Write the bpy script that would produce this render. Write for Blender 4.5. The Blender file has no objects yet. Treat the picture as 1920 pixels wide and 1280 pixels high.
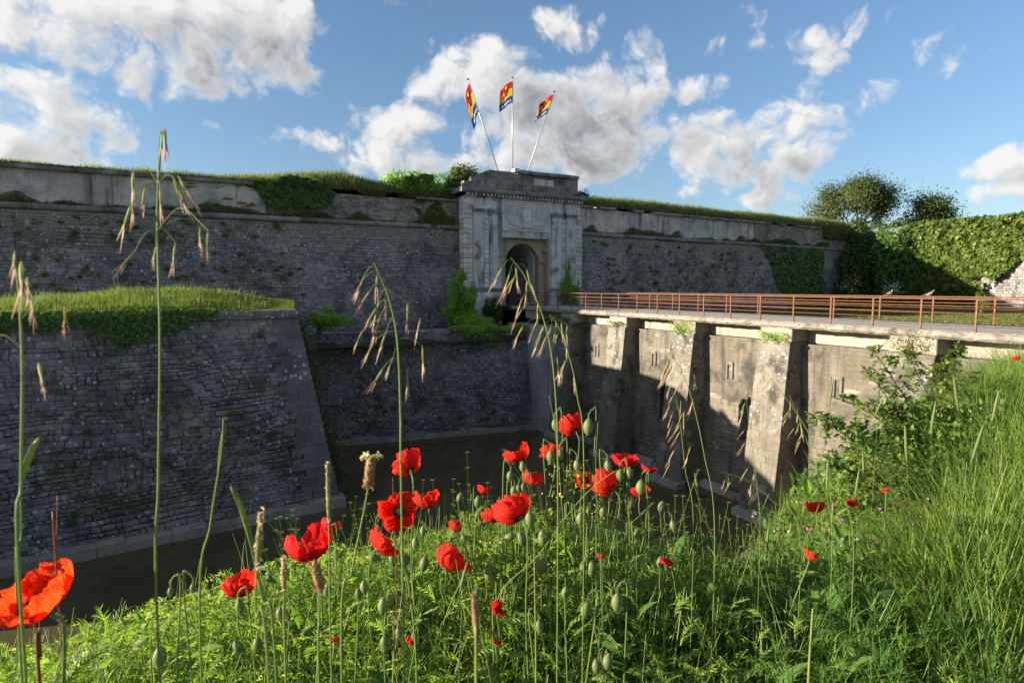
import bpy, math, random
import numpy as np
from mathutils import Vector, Matrix
rng = np.random.default_rng(7)
random.seed(7)
SC = bpy.context.scene
COL = SC.collection
R = math.radians
# world axes: +X along the gate front (to the right), +Y into the fortress, Z up, z = 0 on the bridge deck
CX, CY, CZ = -25.19, -44.16, 1.495
PITCH, YAW, FPX = 0.09038, 0.49524, 1122.2
# ------------------------------------------------------------------ camera
cd = bpy.data.cameras.new('camera'); cam = bpy.data.objects.new('camera', cd); COL.objects.link(cam)
cam.location = (CX, CY, CZ); cam.rotation_euler = (math.pi/2 - PITCH, 0, -YAW)
cd.sensor_width = 36; cd.lens = FPX/1920*36; cd.clip_start = 0.05; cd.clip_end = 3000
cd.dof.use_dof = True; cd.dof.focus_distance = 3.0; cd.dof.aperture_fstop = 8.0
SC.camera = cam
# ------------------------------------------------------------------ light
SUN_AZ, SUN_EL = R(-71), R(12.5)
sl = bpy.data.lights.new('sun', 'SUN'); sl.energy = 4.4; sl.angle = R(0.5); sl.color = (1, .88, .7)
so = bpy.data.objects.new('sun', sl); COL.objects.link(so)
sdir = Vector((math.sin(SUN_AZ)*math.cos(SUN_EL), math.cos(SUN_AZ)*math.cos(SUN_EL), math.sin(SUN_EL)))
so.rotation_euler = sdir.to_track_quat('Z', 'Y').to_euler()
SC.view_settings.view_transform = 'Standard'; SC.view_settings.look = 'None'
SC.view_settings.gamma = 1; SC.view_settings.exposure = 1.9; SC.view_settings.use_curve_mapping = False
SC.cycles.max_bounces = 6; SC.cycles.diffuse_bounces = 3; SC.cycles.transmission_bounces = 4; SC.cycles.glossy_bounces = 2
SC.cycles.use_denoising = True
SC.cycles.sample_clamp_indirect = 5

class NT:
    """tiny node-tree writer"""
    def __init__(s, nt): s.nt = nt
    def n(s, t, ins=None, **kw):
        nd = s.nt.nodes.new(t)
        for k, v in kw.items(): setattr(nd, k, v)
        for k, v in (ins or {}).items():
            sk = nd.inputs[k]
            if isinstance(v, bpy.types.NodeSocket): s.nt.links.new(v, sk)
            else: sk.default_value = v
        return nd
    def m(s, op, a, b=None, c=None, clamp=False):
        nd = s.nt.nodes.new('ShaderNodeMath'); nd.operation = op; nd.use_clamp = clamp
        for i, v in enumerate((a, b, c)):
            if v is None: continue
            if isinstance(v, bpy.types.NodeSocket): s.nt.links.new(v, nd.inputs[i])
            else: nd.inputs[i].default_value = v
        return nd.outputs[0]
    def vm(s, op, a, b=None):
        nd = s.nt.nodes.new('ShaderNodeVectorMath'); nd.operation = op
        for i, v in enumerate((a, b)):
            if v is None: continue
            if isinstance(v, bpy.types.NodeSocket): s.nt.links.new(v, nd.inputs[i])
            else: nd.inputs[i].default_value = v
        return nd.outputs[1] if op in ('LENGTH', 'DOT_PRODUCT') else nd.outputs[0]
    def mix(s, f, a, b, bt='MIX'):
        nd = s.nt.nodes.new('ShaderNodeMix'); nd.data_type = 'RGBA'; nd.blend_type = bt
        for i, v in ((0, f), (6, a), (7, b)):
            if isinstance(v, bpy.types.NodeSocket): s.nt.links.new(v, nd.inputs[i])
            else: nd.inputs[i].default_value = v if i == 0 or len(v) == 4 else (*v, 1)
        return nd.outputs[2]
    def ss(s, x, a, b, lo=0., hi=1.):
        nd = s.n('ShaderNodeMapRange', {0: x, 1: a, 2: b, 3: lo, 4: hi}, interpolation_type='SMOOTHSTEP'); return nd.outputs[0]
    def noise(s, vec, scale, detail=4, rough=.55, dist=0.):
        nd = s.n('ShaderNodeTexNoise', {'Scale': scale, 'Detail': detail, 'Roughness': rough, 'Distortion': dist})
        if vec is not None: s.nt.links.new(vec, nd.inputs['Vector'])
        return nd.outputs[0]

def ray(px, py):
    x = (px-960)/FPX; y = (640-py)/FPX
    fw = math.cos(PITCH)+y*math.sin(PITCH); up = y*math.cos(PITCH)-math.sin(PITCH)
    return np.array([x*math.cos(YAW)+fw*math.sin(YAW), -x*math.sin(YAW)+fw*math.cos(YAW), up])
CAMP = np.array([CX, CY, CZ])
def at(px, py, d): return CAMP + ray(px, py)*d          # a surveyed point d metres in front of the camera
def onx(px, py, x): r = ray(px, py); return CAMP + r*((x-CX)/r[0])
def ony(px, py, y): r = ray(px, py); return CAMP + r*((y-CY)/r[1])
def pdepth(P):
    P = np.asarray(P); return (P[..., 0]-CX)*math.sin(YAW)+(P[..., 1]-CY)*math.cos(YAW)

# ------------------------------------------------------------------ sky: Nishita plus cumulus clouds
W = bpy.data.worlds.new('World'); SC.world = W; W.use_nodes = True
wn = W.node_tree; wn.nodes.clear(); T = NT(wn)
sky = T.n('ShaderNodeTexSky', sky_type='NISHITA', sun_disc=False, sun_elevation=SUN_EL, sun_rotation=SUN_AZ, air_density=1.0, dust_density=.6, ozone_density=2.5)
# cloud banks: azimuth, elevation (radians) and half sizes, as they stood in the sky that evening
CLOUDS = [(330,45,270,100,1.1),(500,60,120,95,1.15),(240,110,130,70,.95),(290,175,75,30,.55),(80,205,140,85,1.15),(60,285,190,45,1.0),(185,250,75,50,.8),
 (0,40,55,60,.8),(920,145,115,70,1.05),(850,165,85,50,.9),(1050,170,150,60,1.1),(1160,165,110,65,1.05),(1010,235,190,55,1.0),(1310,160,50,28,.75),
 (740,240,110,48,.95),(565,262,70,28,.8),(760,305,120,28,.8),(1100,305,115,62,1.05),(960,305,130,45,.9),(1040,58,85,36,.8),(1105,32,45,15,.6),
 (1310,265,70,70,1.0),(1400,280,120,58,1.0),(1500,222,95,48,.9),(1545,130,55,55,.75),(1605,190,70,35,.7),(1440,358,48,26,.8),(1455,35,62,48,.62),
 (1890,320,75,38,1.1),(1900,362,110,22,.8),(1770,115,110,40,.42),(735,3,90,14,.6),(400,235,28,10,.4),(1250,95,60,24,.36),(1340,75,55,20,.34),(1660,30,50,25,.25),(1280,362,60,14,.55)]
def cloud_group():
    g = bpy.data.node_groups.new('cloud_field', 'ShaderNodeTree')
    g.interface.new_socket('P', in_out='INPUT', socket_type='NodeSocketVector')
    g.interface.new_socket('F', in_out='OUTPUT', socket_type='NodeSocketFloat'); g.interface.new_socket('S', in_out='OUTPUT', socket_type='NodeSocketFloat')
    G = NT(g); gi = G.n('NodeGroupInput'); go = G.n('NodeGroupOutput')
    P = gi.outputs[0]
    # billowing edges
    w = G.n('ShaderNodeTexNoise', {'Vector': P, 'Scale': 7., 'Detail': 3.})
    w2 = G.vm('MULTIPLY', G.vm('SUBTRACT', w.outputs['Color'], (.5, .5, .5)), (.11, .08, 0))
    Q = G.vm('ADD', P, w2)
    acc = None
    for (px, py, rx, ry, wt) in CLOUDS:
        r = ray(px, py); az = math.atan2(r[0], r[1]); el = math.atan2(r[2], math.hypot(r[0], r[1]))
        k = 1/FPX*math.cos(math.atan2(abs(px-960), FPX))**1.0
        v = G.vm('MULTIPLY', G.vm('SUBTRACT', Q, (az, el, 0)), (1/(rx*k*1.02), 1/(ry*k*1.06), 0))
        d = G.vm('DOT_PRODUCT', v, v)
        f = G.m('MULTIPLY_ADD', G.m('SUBTRACT', 1., d), wt, -.45 if wt < .7 else 0.)
        acc = f if acc is None else G.m('SMOOTH_MAX', acc, f, .25)
    # the same kind of broken cumulus goes on all round the sky
    sx = G.n('ShaderNodeSeparateXYZ', {0: P})
    o1 = G.ss(G.m('ABSOLUTE', G.m('SUBTRACT', sx.outputs[0], YAW)), .78, 1.0)
    o2 = G.ss(sx.outputs[1], .46, .62)
    out = G.m('MAXIMUM', o1, o2)
    gen = G.m('MULTIPLY', G.m('SUBTRACT', G.noise(P, 2.6, 2), .5), 5.)
    gen = G.m('MULTIPLY_ADD', G.m('SUBTRACT', out, 1.), 3., gen)
    acc = G.m('MAXIMUM', acc, gen)
    acc = G.m('MAXIMUM', acc, -1.5)
    fb = G.noise(P, 10., 6, .6)
    vo = G.n('ShaderNodeTexVoronoi', {'Vector': G.vm('ADD', Q, G.vm('MULTIPLY', w2, (.35, .35, 0))), 'Scale': 15., 'Detail': 3., 'Roughness': .55, 'Lacunarity': 2.3})
    fb2 = G.noise(P, 3.6, 3, .5)
    res = G.m('ADD', acc, G.m('MULTIPLY', G.m('SUBTRACT', fb, .5), 2.1))
    res = G.m('ADD', res, G.m('MULTIPLY', G.m('SUBTRACT', 1.09, vo.outputs['Distance']), 1.3))
    res = G.m('ADD', res, G.m('MULTIPLY', G.m('SUBTRACT', fb2, .5), .9))
    G.nt.links.new(res, go.inputs[0]); G.nt.links.new(G.m('ADD', acc, G.m('MULTIPLY', G.m('SUBTRACT', fb2, .5), 1.2)), go.inputs[1])
    return g
cg = cloud_group()
tc = T.n('ShaderNodeTexCoord')
sp = T.n('ShaderNodeSeparateXYZ', {0: tc.outputs['Generated']})
az = T.m('ARCTAN2', sp.outputs[0], sp.outputs[1])
el = T.m('ARCSINE', sp.outputs[2])
P = T.n('ShaderNodeCombineXYZ', {0: az, 1: el}).outputs[0]
def field(vec):
    nd = wn.nodes.new('ShaderNodeGroup'); nd.node_tree = cg; wn.links.new(vec, nd.inputs[0]); return nd.outputs
F0 = field(P)[0]
F1 = field(T.vm('ADD', P, (-.016, .013, 0)))[0]          # a little nearer the sun
S1 = field(T.vm('ADD', P, (-.075, .05, 0)))[1]           # a good way nearer the sun
alpha = T.ss(F0, -.05, .95)
alpha = T.m('MULTIPLY', alpha, T.ss(sp.outputs[2], -.02, .02))
deep = T.ss(S1, -.3, 1.25)                                # cloud lying between this point and the sun
body = T.ss(F0, .25, 1.5)
side = T.m('SUBTRACT', F0, F1)                           # billows turned towards the sun
lum = T.m('SUBTRACT', T.m('MULTIPLY_ADD', side, .34, .86), T.m('MULTIPLY', T.m('MULTIPLY', deep, body), .84), clamp=True)
ccol = T.mix(lum, (.8, .83, .9), (3.1, 3.05, 2.98))
hz = T.mix(T.ss(sp.outputs[2], .02, .5), T.mix(1., sky.outputs[0], (.55, .56, .6), 'MULTIPLY'), T.mix(1., sky.outputs[0], (.63, .665, .69), 'MULTIPLY'))
fin = T.mix(T.m('MULTIPLY', alpha, .94), hz, ccol)
bg = T.n('ShaderNodeBackground', {'Color': fin, 'Strength': .082})
W.cycles.sampling_method = 'MANUAL'; W.cycles.sample_map_resolution = 512
wo = T.n('ShaderNodeOutputWorld'); wn.links.new(bg.outputs[0], wo.inputs[0])

# ------------------------------------------------------------------ mesh helpers
WL = {}
def mesh_np(name, V, F, smooth=False):
    V = np.asarray(V, dtype=np.float32).reshape(-1, 3)
    me = bpy.data.meshes.new(name)
    if isinstance(F, np.ndarray) and F.ndim == 2:
        m, k = F.shape
        me.vertices.add(len(V)); me.vertices.foreach_set('co', V.ravel())
        me.loops.add(m*k); me.loops.foreach_set('vertex_index', F.astype(np.int32).ravel())
        me.polygons.add(m); me.polygons.foreach_set('loop_start', np.arange(0, m*k, k, dtype=np.int32))
        me.update(calc_edges=True); me.validate()
    else:
        me.from_pydata(V.tolist(), [], [tuple(int(i) for i in f) for f in F]); me.update()
    if smooth: me.polygons.foreach_set('use_smooth', np.ones(len(me.polygons), dtype=bool))
    return me
def wloc(o): return WL.get(o.name, np.zeros(3)) if o else np.zeros(3)
def obj(name, V, F, mat=None, parent=None, smooth=False, kind=None, loc=None):
    """one mesh object; V is in world coordinates"""
    base = wloc(parent) if parent else (np.zeros(3) if loc is None else np.asarray(loc, float))
    me = mesh_np(name, np.asarray(V, float).reshape(-1, 3)-base, F, smooth)
    if mat: me.materials.append(mat)
    o = bpy.data.objects.new(name, me); COL.objects.link(o)
    if parent: o.parent = parent
    else: o.location = base
    WL[o.name] = base
    if kind: o['kind'] = kind
    return o
def thing(name, label, cat, loc, group=None):
    o = bpy.data.objects.new(name, None); COL.objects.link(o); o.location = loc; o.empty_display_size = .2
    WL[o.name] = np.asarray(loc, float)
    return tag(o, label, cat, group)
def tag(o, label, cat, group=None):
    o['label'] = label; o['category'] = cat
    if group: o['group'] = group
    return o
class MB:
    def __init__(s): s.V = []; s.F = []; s.n = 0
    def add(s, V, F):
        V = np.asarray(V, float).reshape(-1, 3); s.V.append(V)
        s.F += [tuple(i+s.n for i in f) for f in F]; s.n += len(V); return s
    def box(s, x0, x1, y0, y1, z0, z1):
        return s.add([(x0,y0,z0),(x1,y0,z0),(x1,y1,z0),(x0,y1,z0),(x0,y0,z1),(x1,y0,z1),(x1,y1,z1),(x0,y1,z1)],
                     [(0,3,2,1),(4,5,6,7),(0,1,5,4),(1,2,6,5),(2,3,7,6),(3,0,4,7)])
    def tube(s, pts, rad, sides=5, cap=True):
        V, F = tube(pts, rad, sides, cap); return s.add(V, F)
    def build(s, name, mat, parent=None, smooth=False, kind=None, loc=None, bevel=0):
        o = obj(name, np.concatenate(s.V), s.F, mat, parent, smooth, kind, loc)
        if bevel:
            b = o.modifiers.new('bevel', 'BEVEL'); b.width = bevel; b.segments = 1; b.limit_method = 'ANGLE'
        return o
def tube(pts, rad, sides=5, cap=True):
    pts = np.asarray(pts, float); n = len(pts)
    rad = np.full(n, rad, float) if np.isscalar(rad) else np.asarray(rad, float)
    t = np.gradient(pts, axis=0); t /= np.linalg.norm(t, axis=1, keepdims=True)+1e-12
    up = np.array([0, 0, 1.]) if abs(t[0, 2]) < .9 else np.array([1., 0, 0])
    a = np.cross(t, up); a /= np.linalg.norm(a, axis=1, keepdims=True)+1e-9
    b = np.cross(t, a)
    th = np.arange(sides)*2*math.pi/sides
    V = (pts[:, None]+rad[:, None, None]*(a[:, None]*np.cos(th)[None, :, None]+b[:, None]*np.sin(th)[None, :, None])).reshape(-1, 3)
    F = [(i*sides+j, i*sides+(j+1) % sides, (i+1)*sides+(j+1) % sides, (i+1)*sides+j) for i in range(n-1) for j in range(sides)]
    if cap: F += [tuple(range(sides))[::-1], tuple((n-1)*sides+j for j in range(sides))]
    return V, F
def spline(ctrl, n=12):
    c = np.asarray(ctrl, float)
    if len(c) == 2: return c[0]+(c[1]-c[0])*np.linspace(0, 1, n)[:, None]
    c = np.vstack([2*c[0]-c[1], c, 2*c[-1]-c[-2]]); out = []
    segs = len(c)-3
    for q in np.linspace(0, segs, n):
        i = min(int(q), segs-1); u = q-i; p0, p1, p2, p3 = c[i:i+4]
        out.append(.5*((2*p1)+(-p0+p2)*u+(2*p0-5*p1+4*p2-p3)*u*u+(-p0+3*p1-3*p2+p3)*u**3))
    return np.array(out)
def extrude(A, B, prof, closed=True, ends=True):
    """profile (outward n, z) swept from A to B on the ground plan; outward is to the right of A->B"""
    A = np.array(A, float); B = np.array(B, float); d = (B-A)/np.linalg.norm(B-A); nrm = np.array([d[1], -d[0]])
    V = []
    for Q in (A, B):
        for (n, z) in prof: V.append((Q[0]+nrm[0]*n, Q[1]+nrm[1]*n, z))
    k = len(prof); F = [(i, (i+1) % k, k+(i+1) % k, k+i) for i in range(k if closed else k-1)]
    if ends and closed: F += [tuple(range(k))[::-1], tuple(range(k, 2*k))]
    return V, F

# hashed value noise for shaping ground and foliage
def vnoise(x, y, seed=0):
    x = np.asarray(x, float); y = np.asarray(y, float)
    xi = np.floor(x).astype(int); yi = np.floor(y).astype(int); xf = x-xi; yf = y-yi
    def h(a, b):
        n = (a*374761393 + b*668265263 + seed*974711) & 0x7fffffff
        n = ((n ^ (n >> 13))*1274126177) & 0x7fffffff
        return (n & 0xffff)/65535.
    sx = xf*xf*(3-2*xf); sy = yf*yf*(3-2*yf)
    return (h(xi, yi)*(1-sx)+h(xi+1, yi)*sx)*(1-sy)+(h(xi, yi+1)*(1-sx)+h(xi+1, yi+1)*sx)*sy

# ------------------------------------------------------------------ materials
def newmat(name):
    m = bpy.data.materials.new(name); m.use_nodes = True; nt = m.node_tree
    b = nt.nodes['Principled BSDF']; return m, NT(nt), b
def rnd(T):
    """one random value per piece, whether the piece is an object or an island of a joined mesh"""
    g = T.n('ShaderNodeNewGeometry'); o = T.n('ShaderNodeObjectInfo')
    return T.m('FRACT', T.m('ADD', T.m('MULTIPLY', g.outputs['Random Per Island'], 3.7), T.m('MULTIPLY', o.outputs['Random'], 7.3))), g.outputs['Position']
def stone_mat(name, c0, c1, pale, lichen=0., pale_amt=.12, moss=0., band=None, var=.5, bump=.5, rough=.92, scale=1., streak=0., black=0.):
    m, T, b = newmat(name)
    r, P = rnd(T)
    n1 = T.noise(P, .45*scale, 6, .6); n2 = T.noise(P, 3.2*scale, 5, .6); n3 = T.noise(P, 26*scale, 5, .65)
    n0 = T.noise(P, 1.25*scale, 8, .68)
    col = T.mix(T.ss(T.m('ADD', T.m('MULTIPLY', n1, .5), T.m('MULTIPLY', n0, .5)), .36, .64), c0, c1)
    col = T.mix(1., col, T.n('ShaderNodeCombineColor', {0: T.m('MULTIPLY_ADD', r, var*2, 1-var), 1: T.m('MULTIPLY_ADD', r, var*2, 1-var), 2: T.m('MULTIPLY_ADD', r, var*1.9, 1-var*.95)}).outputs[0], 'MULTIPLY')
    # stones whose black crust has come off
    pm = T.m('MULTIPLY', T.ss(T.m('FRACT', T.m('MULTIPLY', r, 13.7)), 1-pale_amt, 1-pale_amt*.6), T.ss(n2, .35, .6))
    col = T.mix(pm, col, pale)
    if band:      # leached pale strip under a moulding (z0..z1)
        sz = T.n('ShaderNodeSeparateXYZ', {0: P}).outputs[2]
        nb = T.noise(T.vm('MULTIPLY', P, (.9, .9, .25)), .8, 4)
        bm = T.ss(T.m('ADD', sz, T.m('MULTIPLY', T.m('SUBTRACT', nb, .5), band[3] if len(band) > 3 else 1.8)), band[0], band[1])
        col = T.mix(T.m('MULTIPLY', bm, band[2]), col, T.mix(n2, (.22,.2,.17), (.42,.385,.32)))
    if streak:    # rain streaks
        st = T.noise(T.vm('MULTIPLY', P, (1., 1., .09)), 2.2, 5, .6)
        col = T.mix(T.m('MULTIPLY', T.ss(st, .5, .72), streak), col, (.035, .034, .034))
    if black:
        col = T.mix(T.m('MULTIPLY', T.ss(T.noise(P, .8*scale, 7, .62), .48, .68), black), col, (.03, .03, .032))
    col = T.mix(T.ss(n3, .3, .72, 0, .7), col, T.mix(1., col, (.42, .42, .43), 'MULTIPLY'))
    if moss:
        mm = T.m('MULTIPLY', T.ss(T.noise(P, .9, 7, .65), .56, .7), moss)
        col = T.mix(mm, col, T.mix(n2, (.035, .03, .012), (.06, .055, .02)))
    if lichen:
        vo = T.n('ShaderNodeTexVoronoi', {'Vector': T.vm('ADD', P, T.vm('MULTIPLY', T.n('ShaderNodeTexNoise', {'Vector': P, 'Scale': 9.}).outputs['Color'], (.12, .12, .12))), 'Scale': 4.6*scale, 'Randomness': 1.})
        cell = T.n('ShaderNodeSeparateColor', {0: vo.outputs['Color']})
        rad = T.m('MULTIPLY', T.m('POWER', cell.outputs[0], 2.2), .46)
        sp_ = T.ss(T.m('SUBTRACT', rad, vo.outputs['Distance']), -.02, .05)
        lm = T.m('MULTIPLY', sp_, T.ss(T.noise(P, .5, 6, .66), .60-lichen*.27, .68-lichen*.25))
        col = T.mix(T.m('MULTIPLY', lm, .95), col, (.42, .44, .46))
        vo2 = T.n('ShaderNodeTexVoronoi', {'Vector': P, 'Scale': 9.*scale}); c2 = T.n('ShaderNodeSeparateColor', {0: vo2.outputs['Color']})
        s2 = T.ss(T.m('SUBTRACT', T.m('MULTIPLY', T.m('POWER', c2.outputs[1], 3.5), .44), vo2.outputs['Distance']), -.02, .06)
        col = T.mix(T.m('MULTIPLY', s2, T.ss(T.noise(P, .4, 6, .68), .6-lichen*.1, .66-lichen*.08, 0, .9)), col, (.36, .37, .38))
    T.nt.links.new(col, b.inputs['Base Color']); b.inputs['Roughness'].default_value = rough; b.inputs['Specular IOR Level'].default_value = .2
    hgt = T.m('ADD', T.m('MULTIPLY', n3, .6), T.m('MULTIPLY', n2, .9))
    bp = T.n('ShaderNodeBump', {'Height': hgt, 'Strength': bump, 'Distance': .06}); T.nt.links.new(bp.outputs[0], b.inputs['Normal'])
    return m
def leaf_mat(name, ca, cb, trans=.45, rough=.55, cc=None, spec=.3, tint=(1.0, 1.15, .45)):
    """foliage: colour varies leaf by leaf and plant by plant, light passes through"""
    m = bpy.data.materials.new(name); m.use_nodes = True; nt = m.node_tree; nt.nodes.clear(); T = NT(nt)
    r, P = rnd(T)
    n = T.noise(P, 1.3, 3)
    col = T.mix(T.m('MULTIPLY_ADD', T.m('SUBTRACT', n, .5), .9, r, clamp=True), ca, cb)
    if cc: col = T.mix(T.ss(T.m('FRACT', T.m('MULTIPLY', r, 7.9)), cc[1], cc[1]+.06), col, cc[0])
    bs = T.n('ShaderNodeBsdfPrincipled', {'Base Color': col, 'Roughness': rough, 'Specular IOR Level': spec})
    tr = T.n('ShaderNodeBsdfTranslucent', {'Color': T.mix(1., T.mix(1., col, (*tint, 1), 'MULTIPLY'), (1.35, 1.35, 1.35, 1), 'MULTIPLY')})
    mx = T.n('ShaderNodeMixShader', {0: trans, 1: bs.outputs[0], 2: tr.outputs[0]})
    ou = T.n('ShaderNodeOutputMaterial'); nt.links.new(mx.outputs[0], ou.inputs[0])
    return m
def plain_mat(name, c, rough=.6, metal=0., c2=None, sc=8., bump=0., spec=.4):
    m, T, b = newmat(name)
    if c2:
        P = T.n('ShaderNodeNewGeometry').outputs['Position']
        n = T.noise(P, sc, 5, .6); T.nt.links.new(T.mix(T.ss(n, .35, .7), c, c2), b.inputs['Base Color'])
        if bump:
            bp = T.n('ShaderNodeBump', {'Height': n, 'Strength': bump, 'Distance': .02}); T.nt.links.new(bp.outputs[0], b.inputs['Normal'])
    else: b.inputs['Base Color'].default_value = (*c, 1)
    b.inputs['Roughness'].default_value = rough; b.inputs['Metallic'].default_value = metal; b.inputs['Specular IOR Level'].default_value = spec
    return m
M = {}
M['curtain'] = stone_mat('dark_curtain_stone', (0.122,0.120,0.124), (0.367,0.348,0.329), (.32,.29,.23), lichen=.75, pale_amt=.08, moss=.5, band=(4.5,5.6,.85,2.6), var=.2, bump=1.)
M['block'] = stone_mat('dark_rubble_stone', (0.135,0.133,0.136), (0.367,0.350,0.336), (.34,.29,.22), lichen=1.0, pale_amt=.05, moss=.75, var=.2, bump=1.2)
M['low'] = stone_mat('mossy_rubble_stone', (0.132,0.125,0.126), (0.381,0.362,0.342), (.24,.22,.19), lichen=1.15, pale_amt=.08, moss=.85, var=.25, bump=1.2)
M['mortar'] = stone_mat('dark_mortar', (0.088,0.086,0.084), (0.176,0.170,0.162), (.14,.13,.11), var=.05, pale_amt=.01, lichen=.4, moss=.5, bump=1.)
M['cordon'] = stone_mat('weathered_moulding_stone', (0.175,0.168,0.160), (0.328,0.305,0.281), (.2,.19,.17), lichen=.3, moss=.4, var=.25, black=.6)
M['render'] = stone_mat('old_lime_render', (0.414,0.392,0.362), (0.684,0.643,0.580), (.36,.33,.28), var=.06, streak=.75, black=.35, pale_amt=.02, lichen=.15)
M['parapet'] = stone_mat('rubble_parapet_stone', (0.258,0.223,0.188), (0.446,0.386,0.326), (.34,.29,.23), var=.3, streak=.4, black=.45)
M['gate'] = stone_mat('grey_gate_limestone', (0.578,0.550,0.508), (0.700,0.700,0.700), (.5,.45,.35), var=.12, streak=.75, black=.7, pale_amt=.05, scale=1.2)
M['quoin'] = stone_mat('pale_gate_limestone', (0.700,0.649,0.530), (0.700,0.700,0.686), (.52,.47,.36), var=.16, streak=.35, black=.35, pale_amt=.2, bump=.35)
M['attic'] = stone_mat('dark_attic_stone', (0.170,0.164,0.159), (0.388,0.361,0.338), (.3,.28,.24), var=.2, streak=.6, black=.5, lichen=.2)
M['arch'] = stone_mat('ochre_arch_stone', (0.408,0.336,0.228), (0.504,0.420,0.288), (.45,.38,.26), var=.12, streak=.3, black=.3)
M['relief'] = stone_mat('carved_panel_stone', (0.700,0.700,0.621), (0.700,0.700,0.700), (.48,.42,.32), var=.05, streak=.25, black=.3)
M['bridge'] = stone_mat('warm_bridge_limestone', (.17,.148,.115), (.25,.222,.175), (.38,.33,.26), var=.07, streak=.55, black=.6, pale_amt=.1, bump=1.)
M['bridge_up'] = stone_mat('worn_upper_bridge_wall', (.15,.13,.1), (.22,.195,.155), (.34,.3,.24), var=.03, streak=.6, black=.75, pale_amt=.03, bump=1.2)
M['roughcast'] = stone_mat('roughcast_on_buttress', (0.216,0.189,0.153), (0.324,0.293,0.243), (.42,.37,.3), var=.06, streak=.6, black=.75, lichen=.6, bump=1.6, scale=1.5, moss=.25)
M['concrete'] = stone_mat('bridge_concrete', (0.289,0.255,0.204), (0.365,0.332,0.272), (.46,.42,.35), var=.05, streak=.45, black=.25, bump=.25)
M['kerb'] = stone_mat('weathered_deck_edge', (.19,.165,.13), (.33,.29,.23), (.4,.36,.3), var=.05, streak=.2, black=.55, bump=1., scale=2.2, lichen=.3)
M['plaster'] = stone_mat('grey_abutment_plaster', (0.308,0.301,0.277), (0.462,0.447,0.409), (.36,.31,.24), var=.05, streak=.6, black=.4, bump=.3)
M['cope'] = stone_mat('lichened_coping_stone', (.2,.19,.17), (.32,.31,.28), (.4,.38,.33), lichen=1.1, moss=.6, var=.2, black=.5, bump=1.)
M['footing'] = stone_mat('pale_footing_stone', (0.296,0.269,0.224), (0.413,0.377,0.314), (.3,.27,.22), var=.15, black=.4, bump=.6)
M['deck'] = plain_mat('deck_concrete', (.4,.37,.33), .85, c2=(.3,.28,.26), sc=3)
M['rust'] = plain_mat('rust_brown_paint', (.15,.058,.02), .7, c2=(.09,.034,.013), sc=9)
M['dark_timber'] = plain_mat('dark_old_timber', (.05,.04,.03), .8, c2=(.03,.025,.02), sc=5)
M['brick'] = stone_mat('red_brick', (.26,.1,.06), (.34,.14,.09), (.35,.25,.2), var=.2)
M['grass_ground'] = plain_mat('grassy_earth', (.05,.07,.018), .95, c2=(.075,.085,.025), sc=1.2)
M['soil'] = plain_mat('bank_soil', (.035,.03,.02), .95, c2=(.05,.05,.022), sc=4)
M['bed'] = plain_mat('moat_bed_mud', (.05,.043,.03), .95, c2=(.035,.03,.02), sc=.6)
M['rampart_grass'] = leaf_mat('rampart_grass_blades', (0.077,0.119,0.028), (0.182,0.203,0.063), .4, cc=((.3,.26,.15,1), .8))
M['sun_grass'] = leaf_mat('glacis_grass_blades', (.075,.125,.02), (.16,.19,.04), .5, cc=((.28,.26,.12,1), .93))
M['grass'] = leaf_mat('meadow_grass_blades', (.085,.155,.028), (.2,.265,.05), .5, cc=((.25,.22,.1,1), .95))
M['bluegrass'] = leaf_mat('bluish_grass_blades', (0.069,0.125,0.044), (0.150,0.206,0.075), .45, cc=((.25,.22,.12,1), .93))
M['herb'] = leaf_mat('soft_herb_leaves', (0.110,0.194,0.035), (0.259,0.324,0.065), .5)
M['broad'] = leaf_mat('broad_herb_leaves', (0.062,0.14,0.033), (0.15,0.24,0.055), .45, .8, spec=.1)
M['ivy'] = leaf_mat('dark_ivy_leaves', (0.050,0.115,0.030), (0.127,0.216,0.050), .25, .4, cc=((.09,.1,.03,1), .93))
M['ivylight'] = leaf_mat('bright_ivy_leaves', (0.061,0.110,0.022), (0.143,0.187,0.033), .35, .45)
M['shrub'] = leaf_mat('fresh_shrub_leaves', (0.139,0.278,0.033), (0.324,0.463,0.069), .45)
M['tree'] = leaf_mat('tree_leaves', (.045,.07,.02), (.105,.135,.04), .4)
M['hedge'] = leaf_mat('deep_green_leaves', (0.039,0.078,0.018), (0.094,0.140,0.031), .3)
M['blossom'] = leaf_mat('white_blossom', (.36,.37,.33), (.5,.5,.46), .3, tint=(1,1,1))
M['bark'] = plain_mat('grey_brown_bark', (.13,.1,.07), .9, c2=(.07,.055,.04), sc=14)
M['twig'] = plain_mat('dark_twigs', (.07,.055,.04), .9)
M['bramble'] = leaf_mat('elm_shrub_leaves', (0.077,0.149,0.032), (0.157,0.220,0.039), .4, cc=((.16,.075,.03,1), .88))
M['yellow'] = leaf_mat('yellow_stonecrop', (.34,.36,.05), (.5,.42,.08), .4, tint=(1,.9,.2))
M['pinkflower'] = leaf_mat('pink_petals', (.5,.1,.25), (.55,.2,.4), .4, tint=(1,.5,.8))
M['stemgreen'] = leaf_mat('green_stems', (0.111,0.182,0.046), (0.182,0.247,0.065), .35)
M['stempale'] = leaf_mat('straw_green_stems', (.14,.2,.05), (.22,.25,.08), .3)
M['stemred'] = leaf_mat('reddish_stems', (.2,.06,.035), (.26,.1,.06), .3, tint=(1,.6,.5))
M['bud'] = leaf_mat('hairy_bud_green', (.12,.165,.055), (.18,.215,.085), .3)
M['hair'] = leaf_mat('pale_hairs', (.4,.42,.25), (.5,.5,.32), .5, tint=(1,1,.8))
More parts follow.
